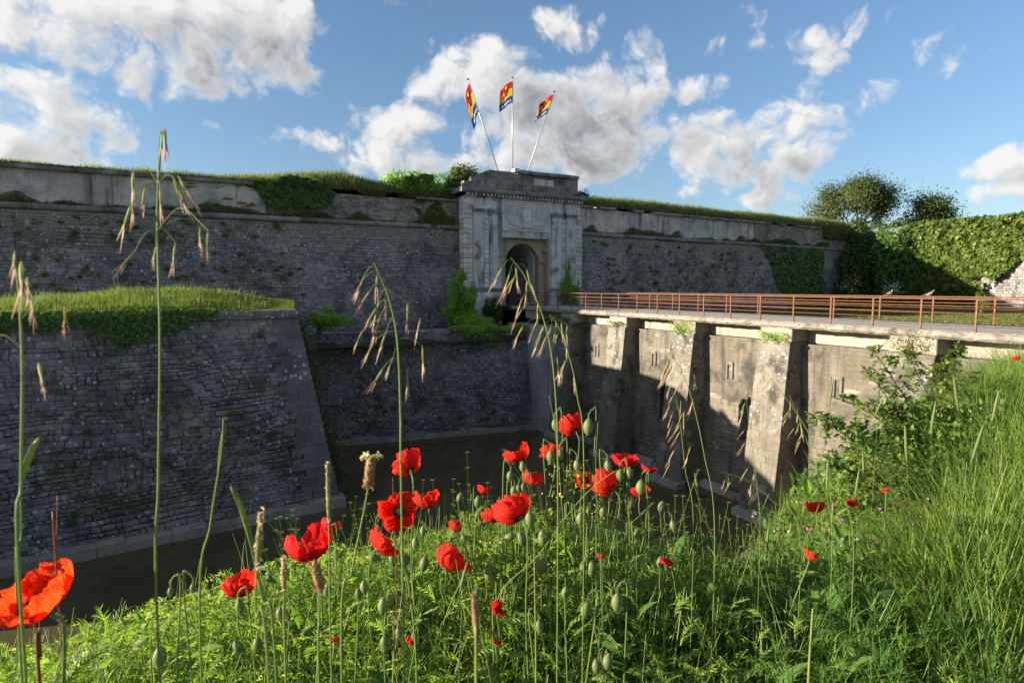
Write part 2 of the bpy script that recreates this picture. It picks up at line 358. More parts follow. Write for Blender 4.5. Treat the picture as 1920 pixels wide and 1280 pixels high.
M['awn'] = leaf_mat('pink_brown_awns', (.5,.39,.29), (.6,.49,.36), .45, tint=(1,.8,.7))
M['spike'] = leaf_mat('green_spikelets', (.24,.27,.1), (.36,.33,.17), .5)
M['head'] = leaf_mat('grass_heads', (.11,.16,.055), (.19,.22,.09), .4)
M['seed'] = leaf_mat('brown_seed_head', (.25,.15,.07), (.36,.25,.13), .3, tint=(1,.8,.6))
M['anther'] = leaf_mat('cream_anthers', (.5,.48,.25), (.62,.6,.36), .4, tint=(1,1,.7))
M['capsule'] = plain_mat('poppy_capsule', (.12,.16,.06), .6)
M['stamen'] = plain_mat('black_purple_stamens', (.012,.008,.016), .7)
M['pole'] = plain_mat('pale_metal_pole', (.42,.43,.44), .4, .3)
M['dark_metal'] = plain_mat('dark_metal', (.06,.06,.065), .5, .4)
def poppy_mat(name, c0, c1):
    m = bpy.data.materials.new(name); m.use_nodes = True; nt = m.node_tree; nt.nodes.clear(); T = NT(nt)
    uv = T.n('ShaderNodeAttribute', attribute_name='petal').outputs['Vector']
    s = T.n('ShaderNodeSeparateXYZ', {0: uv})
    streak = T.noise(T.vm('MULTIPLY', uv, (14., 2., 1.)), 1.6, 4)
    col = T.mix(T.ss(streak, .3, .7), c0, c1)
    spot = T.m('MULTIPLY', T.ss(s.outputs[1], .22, .12), T.ss(T.m('ABSOLUTE', s.outputs[0]), .75, .45))
    col = T.mix(spot, col, (.015, .006, .012, 1))
    crease = T.m('ADD', T.noise(T.vm('MULTIPLY', uv, (22., 2.2, 1.)), 1.5, 4), T.m('MULTIPLY', T.noise(T.vm('MULTIPLY', uv, (5., 7., 1.)), 1.6, 3), 1.4))
    bpn = T.n('ShaderNodeBump', {'Height': crease, 'Strength': .7, 'Distance': .004})
    bs = T.n('ShaderNodeBsdfPrincipled', {'Base Color': col, 'Roughness': .6, 'Specular IOR Level': .15, 'Normal': bpn.outputs[0]})
    tr = T.n('ShaderNodeBsdfTranslucent', {'Color': T.mix(1., col, (1.25, 1.1, .9, 1), 'MULTIPLY'), 'Normal': bpn.outputs[0]})
    mx = T.n('ShaderNodeMixShader', {0: .52, 1: bs.outputs[0], 2: tr.outputs[0]})
    ou = T.n('ShaderNodeOutputMaterial'); nt.links.new(mx.outputs[0], ou.inputs[0])
    return m
M['poppy'] = poppy_mat('scarlet_petals', (.62,.014,.012,1), (.84,.045,.016,1))
M['poppy_deep'] = poppy_mat('crimson_petals', (.52,.01,.02,1), (.76,.03,.03,1))
M['poppy_orange'] = poppy_mat('orange_red_petals', (.68,.035,.01,1), (.86,.1,.014,1))

# ================================================================== THE SETTING
def CW(u):  # right curtain is turned a few degrees
    return 1.0 + .07*(u-5.75)
# moat bed / ground sheet and water
obj('ground', [(-900,-900,-9.7),(900,-900,-9.7),(900,900,-9.7),(-900,900,-9.7)], [(0,1,2,3)], M['bed'], kind='structure')
mw, Tw, bw = newmat('brown_moat_water')
pass; bw.inputs['Roughness'].default_value = .02; bw.inputs['IOR'].default_value = 1.33; bw.inputs['Specular IOR Level'].default_value = .5
Pw = Tw.n('ShaderNodeNewGeometry').outputs['Position']
Tw.nt.links.new(Tw.mix(Tw.ss(Tw.noise(Tw.n('ShaderNodeNewGeometry').outputs['Position'], .35, 5, .6), .35, .65), (.07,.056,.027), (.095,.078,.04)), bw.inputs['Base Color'])
bpw = Tw.n('ShaderNodeBump', {'Height': Tw.m('ADD', Tw.noise(Pw, 3., 3), Tw.m('MULTIPLY', Tw.noise(Pw, .5, 2), 1.5)), 'Strength': .1, 'Distance': .05}); Tw.nt.links.new(bpw.outputs[0], bw.inputs['Normal'])
obj('water', [(-160,-43.2,-8.8),(70,-43.2,-8.8),(70,8,-8.8),(-160,8,-8.8)], [(0,1,2,3)], mw, kind='structure')

def grid_mesh(name, xs, ys, zf, mat, kind='structure'):
    X, Y = np.meshgrid(xs, ys, indexing='ij'); Z = zf(X, Y)
    V = np.stack([X, Y, Z], -1).reshape(-1, 3); nx, ny = len(xs), len(ys)
    i = np.arange(nx-1)[:, None]*ny+np.arange(ny-1)[None, :]
    F = np.stack([i, i+ny, i+ny+1, i+1], -1).reshape(-1, 4)
    return obj(name, V, F, mat, smooth=True, kind=kind)
# rampart earth behind the curtain walls
def ramp_z(x, y):
    back = np.clip((y-1.0)/7, 0, 1)
    left = 8.62+.15*back + .35*vnoise(x*.35, y*.4, 3)*back
    mound = .95*np.exp(-((x+15.0)/5.5)**2)*np.clip((y-1.0)/1.8, 0, 1)
    lip = .2*np.clip(1-(x+35)/12, 0, 1)
    right = 8.95+.75*np.clip((y-CW(x)-.1)/1.6, 0, 1)+.25*vnoise(x*.3, y*.4, 5)*back
    return np.where(x > 5, right, left+mound)
def hill(x0, x1, n, front):
    xs = np.linspace(x0, x1, n); yo = np.array([0,.25,.6,1.1,1.7,2.4,3.2,4.2,6,9,15,24]); X = np.repeat(xs[:, None], 12, 1); Y = front(X)+yo[None]; i = np.arange(n-1)[:, None]*12+np.arange(11)[None]
    obj('rampart_hill', np.stack([X, Y, ramp_z(X, Y)], -1).reshape(-1, 3), np.stack([i, i+12, i+13, i+1], -1).reshape(-1, 4), M['grass_ground'], smooth=True, kind='structure')
hill(-39.4, -5.5, 60, lambda x: 1.2+0*x); hill(5.5, 52., 80, lambda x: CW(x)+.2); hill(-5.6, 5.6, 10, lambda x: 3.2+0*x)
# end and back of the rampart, so that it is a solid body of earth; its unseen left end stops short for the sun
mb = MB(); mb.box(-39.4, -5.4, 2.0, 26, -9, 8.5); mb.box(-5.4, 5.4, 12, 26, -9, 8.5); V = [(5.4, 2.2), (52., 5.4), (52., 26), (5.4, 26)]; mb.add([(a, b, z) for z in (-9, 8.7) for a, b in V], [(0,3,2,1), (4,5,6,7), (0,1,5,4), (1,2,6,5), (2,3,7,6), (3,0,4,7)]); mb.build('rampart_terrain', M['grass_ground'], kind='structure')
# grass terrace at the foot of the curtains, left and right of the bridge
grid_mesh('terrace', np.linspace(-38, 0, 40), np.linspace(-6.2, 1.4, 8), lambda x, y: np.where(y < np.interp(x, [-38,-16.4,-2], [-1,-4.0,-6.2])+.35, -2.3, -1.66)+.06*vnoise(x, y, 2), M['soil'])
grid_mesh('lawn', np.linspace(2.2, 56, 40), np.linspace(-38, 4, 30), lambda x, y: -1.15+.1*vnoise(x*.4, y*.4, 4)+np.clip((x-40)/14, 0, 1)*.3-7*np.clip((-28-y)/6, 0, 1)*np.clip((x-3)/3,0,1)*0, M['grass_ground'])

# ------------------------------------------------------------------ masonry
def unit_stone(seed, ins=.86, jm=.07, jf=.1, jz=.5, mz=.45):
    r = np.random.default_rng(seed); o = .5
    back = np.array([(-o,-o,-.6),(o,-o,-.6),(o,o,-.6),(-o,o,-.6)])
    j = lambda a: (r.random((4, 2))-.5)*a
    mid = back.copy(); mid[:, 2] = mz; mid[:, :2] += j(jm)
    fr = back.copy(); fr[:, :2] *= ins; fr[:, :2] += j(jf); fr[:, 2] = 1+(r.random(4)-.5)*jz
    V = np.vstack([back, mid, fr])
    F = [(i, (i+1) % 4, 4+(i+1) % 4, 4+i) for i in range(4)]+[(4+i, 4+(i+1) % 4, 8+(i+1) % 4, 8+i) for i in range(4)]+[(8,9,10,11)]
    return V, F
RUBBLE = [unit_stone(100+i, .84, .12, .12, .9) for i in range(10)]; ASHLAR = [unit_stone(200+i, .96, .012, .012, .1, .75) for i in range(10)]; WORN = [unit_stone(300+i, .99, .002, .003, .01, .985) for i in range(10)]
USM = []
def ustone_mesh(i, mat, US):
    key = (i, mat.name, id(US))
    for k, me in USM:
        if k == key: return me
    me = mesh_np('stone', US[i][0], US[i][1]); me.materials.append(mat); USM.append((key, me)); return me
class Face:
    """a masonry face: s runs along it, t up it (0 at z0), n out of it"""
    def __init__(s, A, B, z0, z1, n0=0., n1=0.):
        A = np.array(A, float); B = np.array(B, float); L = np.linalg.norm(B-A); d = (B-A)/L; nr = np.array([d[1], -d[0]])
        s.L = L; s.S = np.array([d[0], d[1], 0]); p0 = np.array([*(A+nr*n0), z0]); p1 = np.array([*(A+nr*n1), z1])
        s.H = np.linalg.norm(p1-p0); s.T = (p1-p0)/s.H; s.O = p0; s.N = np.cross(s.S, s.T)
        s.z0, s.z1 = z0, z1
    def P(s, a, b, n=0.): return s.O+s.S*a+s.T*b+s.N*n
def courses(face, ch, wr, s0=None, s1=None, t0=0., t1=None, skip=None, seed=1, jit=.15):
    """stone rectangles (s, t, w, h) laid in irregular courses"""
    r = np.random.default_rng(seed); out = []; t = t0; t1 = face.H if t1 is None else t1
    s0 = s0 or (lambda t: 0.); s1 = s1 or (lambda t: face.L)
    while t < t1-ch*.4:
        h = min(ch*(1+(r.random()-.5)*2*jit), t1-t)
        if t1-t-h < ch*.4: h = t1-t
        s = s0(t+h/2)-r.random()*wr[0]*.5; e = s1(t+h/2); st = s0(t+h/2)
        while s < e-.02:
            w = wr[0]+(wr[1]-wr[0])*r.random()**1.5; b = min(s+w, e); a = max(s, st)
            if e-b < wr[0]*.5: b = e
            if b-a > .06 and not (skip and skip((a+b)/2, t+h/2, b-a, h)): out.append((( a+b)/2, t+h/2, b-a, h))
            s = b if b < e else e+1
        t += h
    return out
def lay(face, rects, mat, parent, prot=(.015,.05), gap=.02, n_parts=0, name='stone', joined='stonework', seed=3, off=0., US=None, wav=.0):
    """the stones that show largest become parts, the rest one joined part"""
    r = np.random.default_rng(seed); items = []; US = US or RUBBLE
    for (s, t, w, h) in rects:
        t = t+wav*(vnoise(np.array(s*.45), np.array(t*.5), seed)-.5); c = face.P(s, min(max(t, h/2), face.H-h/2), off); d = pdepth(c); vi = int(r.integers(10)); p = prot[0]+(prot[1]-prot[0])*r.random()**1.6
        g = gap*(.7+.6*r.random())
        items.append((max(w, .01)*h/max(d, 1)**2, c, max(w-g, .03), max(h-g, .03), p, vi, (r.random()-.5)*.02))
    items.sort(key=lambda q: -q[0])
    base = wloc(parent)
    for (_, c, w, h, p, vi, ro) in items[:n_parts]:
        o = bpy.data.objects.new(name, ustone_mesh(vi, mat, US)); COL.objects.link(o); o.parent = parent
        m = Matrix([[face.S[k]*w, face.T[k]*h, face.N[k]*p, c[k]-base[k]] for k in range(3)]+[[0, 0, 0, 1]])
        o.matrix_local = m
    rest = items[n_parts:]
    if rest:
        VV = []; FF = []; n = 0
        for (_, c, w, h, p, vi, ro) in rest:
            U, F = US[vi]
            VV.append(c+U[:, :1]*w*face.S+U[:, 1:2]*h*face.T+U[:, 2:]*p*face.N); FF.append(np.array(F)+n); n += len(U)
        o = obj(joined, np.concatenate(VV), np.concatenate(FF), mat, parent, kind='stuff')
# ------------------------------------------------------------------ left curtain wall
def curtain(name, label, A, B, z0, zc, zp, copes, seed, top_n=0., bot_n=.5, plaster=None, cope_gap=None):
    A = np.array(A); B = np.array(B)
    w = thing(name, label, 'wall', (*A, z0))
    V, F = extrude(A, B, [(bot_n, z0), (top_n, zc), (-2., zc), (-2., z0)]); obj('core', V, F, M['mortar'], w)
    fc = Face(A, B, z0, zc, bot_n, top_n)
    lay(fc, courses(fc, .19, (.2, .7), seed=seed, jit=.35), M['curtain'], w, (.01, .055), .016, 0, seed=seed, wav=.35)
    # cordon: a rounded stone moulding
    d = (B-A)/np.linalg.norm(B-A); L = np.linalg.norm(B-A); s = 0; r = np.random.default_rng(seed)
    prof = [(-.2, zc), (.12, zc), (.2, zc+.06), (.24, zc+.16), (.22, zc+.27), (.14, zc+.36), (-.2, zc+.4)]
    while s < L:
        e = min(s+1.1+.5*r.random(), L); j = (r.random()-.5)*.03
        V, F = extrude(A+d*s, A+d*(e-.015), [(n+j*(n > 0), z+j*.6) for n, z in prof]); obj('moulding_stone', V, F, M['cordon'], w); s = e
    return w, d, L
wl, dl, Ll = curtain('curtain_wall', 'long dark stone rampart wall with a grey upper band running up to the left side of the gatehouse', (-39.5, 1.0), (-5.7, 1.0), -2.2, 6.08, 8.5, None, 11)  # left end, out of view, cut short to let the low sun past
def parapet(w, A, B, z0, z1, mat, name='parapet', n=-.05):
    V, F = extrude(A, B, [(n, z0), (n-.02, z1), (-1.2, z1), (-1.2, z0)]); return obj(name, V, F, mat, w)
parapet(wl, (-39.5, 1), (-20.2, 1), 6.4, 8.42, M['render'], 'rendered_parapet')
parapet(wl, (-20.2, 1), (-5.7, 1), 6.4, 8.3, M['mortar'], 'rubble_parapet', -.1)
fp = Face((-20.2, 1), (-5.7, 1), 6.4, 8.3, -.1, -.12)
lay(fp, courses(fp, .17, (.2, .5), seed=5, s1=lambda t: fp.L), M['parapet'], wl, (.01, .04), .015, 0, seed=8, joined='parapet_stonework')
def coping(w, A, B, z, th, mat, seed, wid=.9, pr=.22, lmin=.8, lmax=1.5, nm='coping_stone', miss=.0):
    A = np.array(A, float); B = np.array(B, float); L = np.linalg.norm(B-A); d = (B-A)/L; s = 0; r = np.random.default_rng(seed)
    while s < L-.1:
        e = min(s+lmin+(lmax-lmin)*r.random(), L); j = (r.random()-.5)*.05; k = (r.random()-.5)*.04
        if r.random() >= miss:
            V, F = extrude(A+d*s, A+d*(e-.02), [(-wid, z+k), (pr+j, z+k), (pr+j+.02, z+th*.55+k), (pr+j-.05, z+th+k), (-wid, z+th+k+.03)]); obj(nm, V, F, mat, w)
        s = e
coping(wl, (-39.5, 1), (-20.9, 1), 8.42, .24, M['cordon'], 2)
coping(wl, (-9.3, 1), (-5.8, 1), 8.3, .2, M['cordon'], 3)
# a patch where the render has fallen and the bricks show
rb = np.random.default_rng(4); mb = MB()
for (cx, cz, nx, nz) in ((-25.2, 7.95, 3, 4), (-23.3, 8.1, 2, 2), (-22.0, 6.95, 5, 4), (-22.9, 7.35, 3, 2)):
    for i in range(nx):
        for k in range(nz):
            if rb.random() < .72: x = cx+i*.24+(k % 2)*.12; z = cz+k*.085; mb.box(x, x+.22, 1.02, 1.1, z, z+.07)
mb.build('brickwork', M['brick'], wl, kind='stuff')
# ------------------------------------------------------------------ right curtain wall
wr_, dr, Lr = curtain('curtain_wall', 'dark stone rampart wall with a grassy top between the gatehouse and the trees', (5.7, 1.0), (52., 4.24), -2.2, 6.12, 8.8, None, 21)
def cwp(u): return (u, CW(u))
parapet(wr_, cwp(5.7), cwp(44.5), 6.4, 8.62, M['render'], 'rendered_parapet')
fp = Face(cwp(31), cwp(44.5), 6.42, 8.6, -.06, -.08)
lay(fp, courses(fp, .17, (.2, .5), seed=6), M['parapet'], wr_, (.03, .06), .015, 0, seed=9, joined='parapet_stonework')
coping(wr_, cwp(6.2), cwp(44), 8.62, .22, M['cordon'], 5, miss=.12)
parapet(wr_, cwp(44.5), cwp(52), 6.4, 7.4, M['parapet'], 'broken_parapet')
# ------------------------------------------------------------------ gatehouse
gh = thing('gatehouse', 'grey stone fortress gatehouse with paired pilasters, carved arms and an arched passage', 'gatehouse', (0, 0, -1.7))
def gbox(name, x0, x1, y0, y1, z0, z1, mat='gate', bevel=.02, parent=None):
    return MB().box(x0, x1, y0, y1, z0, z1).build(name, M[mat], parent or gh, bevel=bevel)
# side masses, with the opening for the drawbridge left free between them
gbox('side_wall', -5.62, -2.3, .0, 3.4, -2.2, 8.72); gbox('side_wall', 2.3, 5.62, .0, 3.4, -2.2, 8.72)
gbox('upper_wall', -2.3, 2.3, .0, 3.4, 6.12, 8.72); gbox('lintel', -2.42, 2.42, -.07, 1.2, 5.56, 6.1)
# pedestal zone and base moulds
for x0, x1 in ((-5.75, -2.36), (2.36, 5.75)):
    gbox('pedestal', x0, x1, -.2, .5, -2.2, 1.12); gbox('base_moulding', x0-.04, x1+.04, -.26, .3, 1.12, 1.42, 'attic', .05)
for x0, x1 in ((-4.9, -3.98), (-3.46, -2.42), (2.5, 3.46), (3.98, 4.95)):
    gbox('pilaster', x0, x1, -.16, .1, 1.42, 7.42, 'gate', .03)
    gbox('pilaster_base', x0-.05, x1+.05, -.2, .1, 1.4, 1.72, 'gate', .05)
    gbox('capital', x0-.1, x1+.1, -.28, .1, 7.5, 7.74, 'attic', .06); gbox('capital_neck', x0-.03, x1+.03, -.2, .1, 7.42, 7.5, 'gate', .02)
# rusticated stones of the corners and between the pilasters
rq = np.random.default_rng(12)
for (x0, x1, zt) in ((-5.72, -4.96, 8.62), (-3.94, -3.5, 7.4), (3.5, 3.94, 7.4), (5.0, 5.66, 7.5)):
    z = 1.45
    while z < zt-.2:
        h = .39; w = rq.random()*.05
        gbox('quoin', x0, x1, -.09-.015*rq.random(), .1, z+.012, min(z+h, zt)-.012, 'quoin', .03); z += h
    z = 1.45
z = 1.45
while z < 8.4:       # left flank of the corner, turned to the low sun
    gbox('quoin', -5.74, -5.6, -.07, .85, z+.012, z+.378, 'quoin', .03); z += .39
# entablature
gbox('architrave', -5.66, -2.34, -.12, .1, 7.76, 8.02, 'gate', .02); gbox('architrave', 2.34, 5.66, -.12, .1, 7.76, 8.02, 'gate', .02)
gbox('frieze_band', -5.68, 5.68, -.16, .1, 8.66, 8.74, 'gate', .02)
for i in range(33):
    x = -5.5+i*.34
    gbox('dentil', x, x+.2, -.34, .1, 8.76, 8.94, 'gate', .015)
x = -6.05; rc = np.random.default_rng(3)
while x < 6.0:
    e = min(x+.85+.4*rc.random(), 6.05); j = rc.random()*.04; k = rc.random()*.04
    V, F = extrude((x, 0), (e-.015, 0), [(-3.4, 8.95), (.4+j, 8.95), (.52+j, 9.05), (.56+j, 9.2+k), (.44, 9.3+k), (-3.4, 9.34+k)]); obj('cornice_stone', V, F, M['attic'], gh); x = e
# cornice return on the left
V, F = extrude((-5.6, 2.6), (-5.6, -.0), [(0, 8.95), (.4, 8.95), (.5, 9.05), (.52, 9.2), (.4, 9.28), (0, 9.28)]); obj('cornice_return', V, F, M['attic'], gh)
# broken attic
def attic(x0, x1, z1, y0=.35, nm='attic_wall'): return gbox(nm, x0, x1, y0, 2.6, 9.25, z1, 'attic', .02)
for (x0, x1, z1) in ((-5.5, -4.9, 9.95), (-4.9, -4.45, 10.3), (-4.45, -3.7, 10.55), (-3.7, -3.3, 10.8), (-3.3, -.9, 10.98), (-.9, 5.35, 10.86)): attic(x0, x1, z1)
fa = Face((-5.5, .35), (5.35, .35), 9.3, 10.8)
lay(fa, courses(fa, .24, (.35, .8), seed=31, s0=lambda t: 0 if t < .6 else .6 if t < .95 else 1.1 if t < 1.2 else 1.8), M['attic'], gh, (.01, .04), .02, 150, seed=31)
coping(gh, (-.35, .35), (5.45, .35), 10.88, .3, M['attic'], 7, 1.4, .22, .7, 1.1)
gbox('attic_end_pier', 4.7, 5.42, .28, 2.5, 9.3, 10.87, 'attic', .03)
gbox('loose_block', -.95, -.42, .3, .9, 10.99, 11.32, 'quoin', .05)
gbox('attic_panel', .9, 2.9, .29, .5, 10.05, 10.6, 'gate', .03)
# carved panel: shield, crown, banners and cannon barrels in relief
rel = MB().box(-2.24, 2.24, -.05, .1, 6.18, 8.62).build('relief_panel', M['relief'], gh, bevel=.01)
for (x0, x1, z0, z1) in ((-2.3, 2.3, 6.12, 6.24), (-2.3, 2.3, 8.5, 8.62), (-2.3, -2.16, 6.24, 8.5), (2.16, 2.3, 6.24, 8.5)):
    MB().box(x0, x1, -.12, .05, z0, z1).build('panel_frame', M['relief'], rel, bevel=.02)
def stroke(name, pts, rad):
    p = spline(pts, 16); V, F = tube(np.c_[p[:, 0], np.full(len(p), -.05), p[:, 1]], rad if np.isscalar(rad) else np.interp(np.linspace(0, 1, len(p)), np.linspace(0, 1, len(rad)), rad), 7)
    V[:, 1] = np.maximum((V[:, 1]+.05)*1.7, -.3)-.05; obj(name, V, F, M['relief'], rel, smooth=True)
sh = MB(); prof = [(-.42, 8.0), (-.46, 7.3), (-.36, 6.98), (0, 6.8), (.36, 6.98), (.46, 7.3), (.42, 8.0), (0, 8.06)]
sh.add([(x, -.04, z) for x, z in prof]+[(x*.86, -.2, 7.42+(z-7.42)*.86) for x, z in prof], [tuple(range(8, 16))]+[(i, (i+1) % 8, 8+(i+1) % 8, 8+i) for i in range(8)])
sh.build('shield', M['relief'], rel)
cr = MB(); cr.box(-.4, .4, -.17, -.04, 8.08, 8.16)
for i in range(5):
    x = -.32+i*.16; cr.add([(x-.08, -.15, 8.16), (x+.08, -.15, 8.16), (x, -.12, 8.42-abs(i-2)*.04), (x-.08, -.05, 8.16), (x+.08, -.05, 8.16)], [(0,1,2), (3,2,4), (0,2,3), (1,4,2)])
cr.build('crown', M['relief'], rel)
for s in (-1, 1):
    for k in range(5):
        o = k*.2; stroke('banner', [(s*(1.95-o*.9), 8.35-.1*(k % 2)), (s*(1.9-o), 7.7), (s*(1.75-o*.8), 7.0), (s*(1.2-o*.5), 6.62), (s*(.5), 6.5+o*.25)], [.05, .09, .1, .08, .05])
    stroke('pike', [(s*1.2, 8.42), (s*.85, 7.7), (s*.55, 6.9)], .045); stroke('pike', [(s*.75, 8.4), (s*.6, 7.9), (s*.5, 7.3)], .05)
    stroke('cannon', [(s*.2, 6.5), (s*.9, 6.36), (s*1.7, 6.34)], [.1, .09, .06])
stroke('drapery', [(-.5, 6.6), (0, 6.45), (.5, 6.6)], .12); stroke('drapery', [(-.4, 6.75), (0, 6.62), (.4, 6.75)], .1)
# recess and arched passage
def arch_wall(mb, u0, u1, z0, z1, cu, r, zs, y, depth, seg=14, both=True, flip=None):
    """a wall panel in the plane y with an arched hole, and the reveal going back by depth"""
    f = flip or (lambda a, b, c: (a, b, c))
    pts = [(cu-r, z0), (cu-r, zs)]+[(cu-r*math.cos(math.pi*i/seg), zs+r*math.sin(math.pi*i/seg)) for i in range(1, seg)]+[(cu+r, zs), (cu+r, z0)]
    mb.add([f(u0, y, z0), f(cu-r, y, z0), f(cu-r, y, zs), f(cu-r, y, z1), f(u0, y, z1)], [(0,1,2,3,4)])
    mb.add([f(cu+r, y, z0), f(u1, y, z0), f(u1, y, z1), f(cu+r, y, z1), f(cu+r, y, zs)], [(0,1,2,3,4)])
    ar = pts[1:-1]
    for (a, b), (c, d) in zip(ar[:-1], ar[1:]): mb.add([f(a, y, b), f(c, y, d), f(c, y, z1), f(a, y, z1)], [(0,1,2,3)])
    for (a, b), (c, d) in zip(pts[:-1], pts[1:]): mb.add([f(a, y, b), f(a, y+depth, b), f(c, y+depth, d), f(c, y, d)], [(0,1,2,3)])
    return mb
mb = arch_wall(MB(), -2.3, 2.3, -.3, 5.6, 0, 1.62, 3.55, .62, .7, 20); mb.build('arch_wall', M['arch'], gh)
mb = arch_wall(MB(), -2.3, 2.3, -.3, 5.6, 0, 1.5, 3.6, 1.32, 1.2, 20); mb.build('inner_arch', M['gate'], gh)
mb = arch_wall(MB(), -2.6, 2.6, -.3, 6, 0, 1.85, 3.4, 2.53, 9., 20); mb.build('passage_vault', M['gate'], gh)
gbox('added_passage_end', -2.6, 2.6, 11.4, 11.8, -.3, 6, 'attic'); gbox('passage_floor', -2.3, 2.3, .3, 11.4, -.5, -.02, 'kerb')  # end wall added to close the passage and keep it dark
gbox('impost', 1.62, 2.3, .45, .7, 3.6, 3.85, 'arch', .03); gbox('impost', -2.3, -1.62, .45, .7, 3.6, 3.85, 'arch', .03)
gbox('jamb', -2.38, -2.2, -.04, .62, -.4, 5.56, 'arch', .02); gbox('jamb', 2.16, 2.38, -.04, .62, -.4, 5.56, 'arch', .02)
gbox('corbel', 1.9, 2.25, .1, .6, 4.5, 4.8, 'arch', .06)
# ------------------------------------------------------------------ bastion block in the moat
BA, BB = np.array([-34.5, -17.38]), np.array([-19.18, -15.92])     # foot of its face at water level
bl = thing('bastion_wall', 'dark stone bastion standing in the moat with grass on top and ivy along its edge', 'wall', (*BB, -9))
dB = (BB-BA)/np.linalg.norm(BB-BA); nB = np.array([dB[1], -dB[0]])
ZT = .42
def bp(s, n, z): q = BA+dB*s-nB*n; return (q[0], q[1], z)
LB = np.linalg.norm(BB-BA)
r_top = LB-1.42   # the right arris leans back
def ret(z):      # return face: plan position of its line at height z, from the front arris to the far wall
    k = (z+8.8)/(ZT+8.8); s = LB+(r_top-LB)*k; n = 1.45*k; return s, n
core = MB()
f0 = [bp(-8, -.0, -9.4), bp(LB, 0, -9.4), bp(-8, 1.45, ZT), bp(r_top, 1.45, ZT)]
bk0 = (-16.6, -2.0, -9.4); bk1 = (-19.0, -2.0, ZT)
core.add([f0[0], f0[1], f0[3], f0[2], bk0, bk1, (-42, -2, -9.4), (-42, -2, ZT)], [(0,1,2,3), (1,4,5,2), (3,2,5,7), (4,6,7,5), (0,3,7,6)])
core.build('core', M['mortar'], bl)
fb = Face(BA, BB, -8.8, ZT-.36, 0, -1.40)
arr = lambda t: LB-1.37*t/fb.H
lay(fb, courses(fb, .19, (.18, .7), seed=41, s1=lambda t: arr(t)-1.5-.35*math.sin(t*7), t0=.42, jit=.45), M['block'], bl, (.01, .08), .016, 300, seed=41, wav=.4)
M['blockq'] = stone_mat('smooth_dark_quoin_stone', (.14,.14,.145), (.2,.2,.2), (.28,.25,.2), lichen=.35, pale_amt=.04, var=.14, bump=.4)
lay(fb, courses(fb, .36, (.45, .9), seed=42, s0=lambda t: arr(t)-1.5-.35*math.sin(t*7), s1=arr, t0=.42, jit=.1), M['blockq'], bl, (.02, .03), .008, 75, US=ASHLAR, name='quoin', joined='quoin_row', seed=42)
# return face, in shade behind the arris
RA = np.array(bp(LB, 0, 0)[:2]); RBk = np.array([-16.3, -4.0]); fr_ = Face(RA, RBk, -8.8, ZT-.36, 0, 0)
tl = np.array(bp(r_top, 1.45, ZT)); 
coping(bl, bp(-3, 1.35, 0)[:2], bp(r_top+.02, 1.35, 0)[:2], ZT-.34, .36, M['cope'], 43, .6, .1, .4, 1.3)
def footing(par, A, B, seed, w=.4, z1=-8.4):
    A = np.array(A, float); B = np.array(B, float); L = np.linalg.norm(B-A); d = (B-A)/L; s = 0; r = np.random.default_rng(seed)
    while s < L-.1:
        e = min(s+.6+1.3*r.random(), L); j = (r.random()-.5)*.1; k = (r.random()-.6)*.16
        V, F = extrude(A+d*s, A+d*(e-.012), [(-.5, -9.5), (w+j+.05, -9.5), (w+j, z1-.03+k), (w-.08+j, z1+k), (-.2, z1+.06+k)]); obj('footing_stone', V, F, M['footing'], par); s = e
footing(bl, BA-dB*8, BB+dB*.1, 101)
# its grassy top
def block_z(x, y):
    s = (x-BA[0])*dB[0]+(y-BA[1])*dB[1]; n = -((x-BA[0])*nB[0]+(y-BA[1])*nB[1])-1.45
    crest = .75*np.exp(-((x+25.5)/5.2)**2)+.25*np.exp(-((x+34)/5)**2)
    return ZT-.02+crest*np.clip(n/4.5, 0, 1)**.8+.06*vnoise(x*2, y*2, 9)*np.clip(n*2, 0, 1)
def right_edge(y): return np.interp(y, [-14.6, -2], [tl[0], -19.0])
gs = np.linspace(0, 1, 40); gy = np.linspace(0, 1, 24)
X = []; Y = []
for a in gs:
    for b in gy:
        y = np.interp(b, [0, 1], [-15.9, -2.2]); y0 = np.interp(a, [0, 1], [bp(-7, 1.6, 0)[1], bp(r_top, 1.6, 0)[1]]); y = y0+(-2.2-y0)*b
        x1 = right_edge(y)-.08; x = -41+(x1+41)*a; X.append(x); Y.append(y)
X = np.array(X); Y = np.array(Y); i = np.arange(39)[:, None]*24+np.arange(23)[None]
obj('hillock', np.c_[X, Y, block_z(X, Y)], np.stack([i, i+24, i+25, i+1], -1).reshape(-1, 4), M['grass_ground'], smooth=True, kind='structure')
# ------------------------------------------------------------------ low wall at the back of the moat
LA, LBb = np.array([-20.5, -4.25]), np.array([-2.4, -7.07])
lw = thing('retaining_wall', 'low mossy rubble wall at the back of the moat below the gatehouse', 'wall', (*LA, -9))
LT = -1.5
V, F = extrude(LA, LBb, [(0, -9.4), (-1.0, LT), (-3.2, LT), (-3.2, -9.4)]); obj('core', V, F, M['mortar'], lw)
fl = Face(LA, LBb, -8.8, LT-.12, 0, -.99)
lay(fl, courses(fl, .15, (.14, .42), seed=51, t0=.35, jit=.3), M['low'], lw, (.01, .08), .015, 0, seed=51, wav=.35)
coping(lw, LA-nB*0+np.array([.16, .98]), LBb+np.array([.15, .97]), LT-.14, .16, M['low'], 52, .5, .08, .3, .7)
footing(lw, LA, LBb, 102, .45, -8.48)
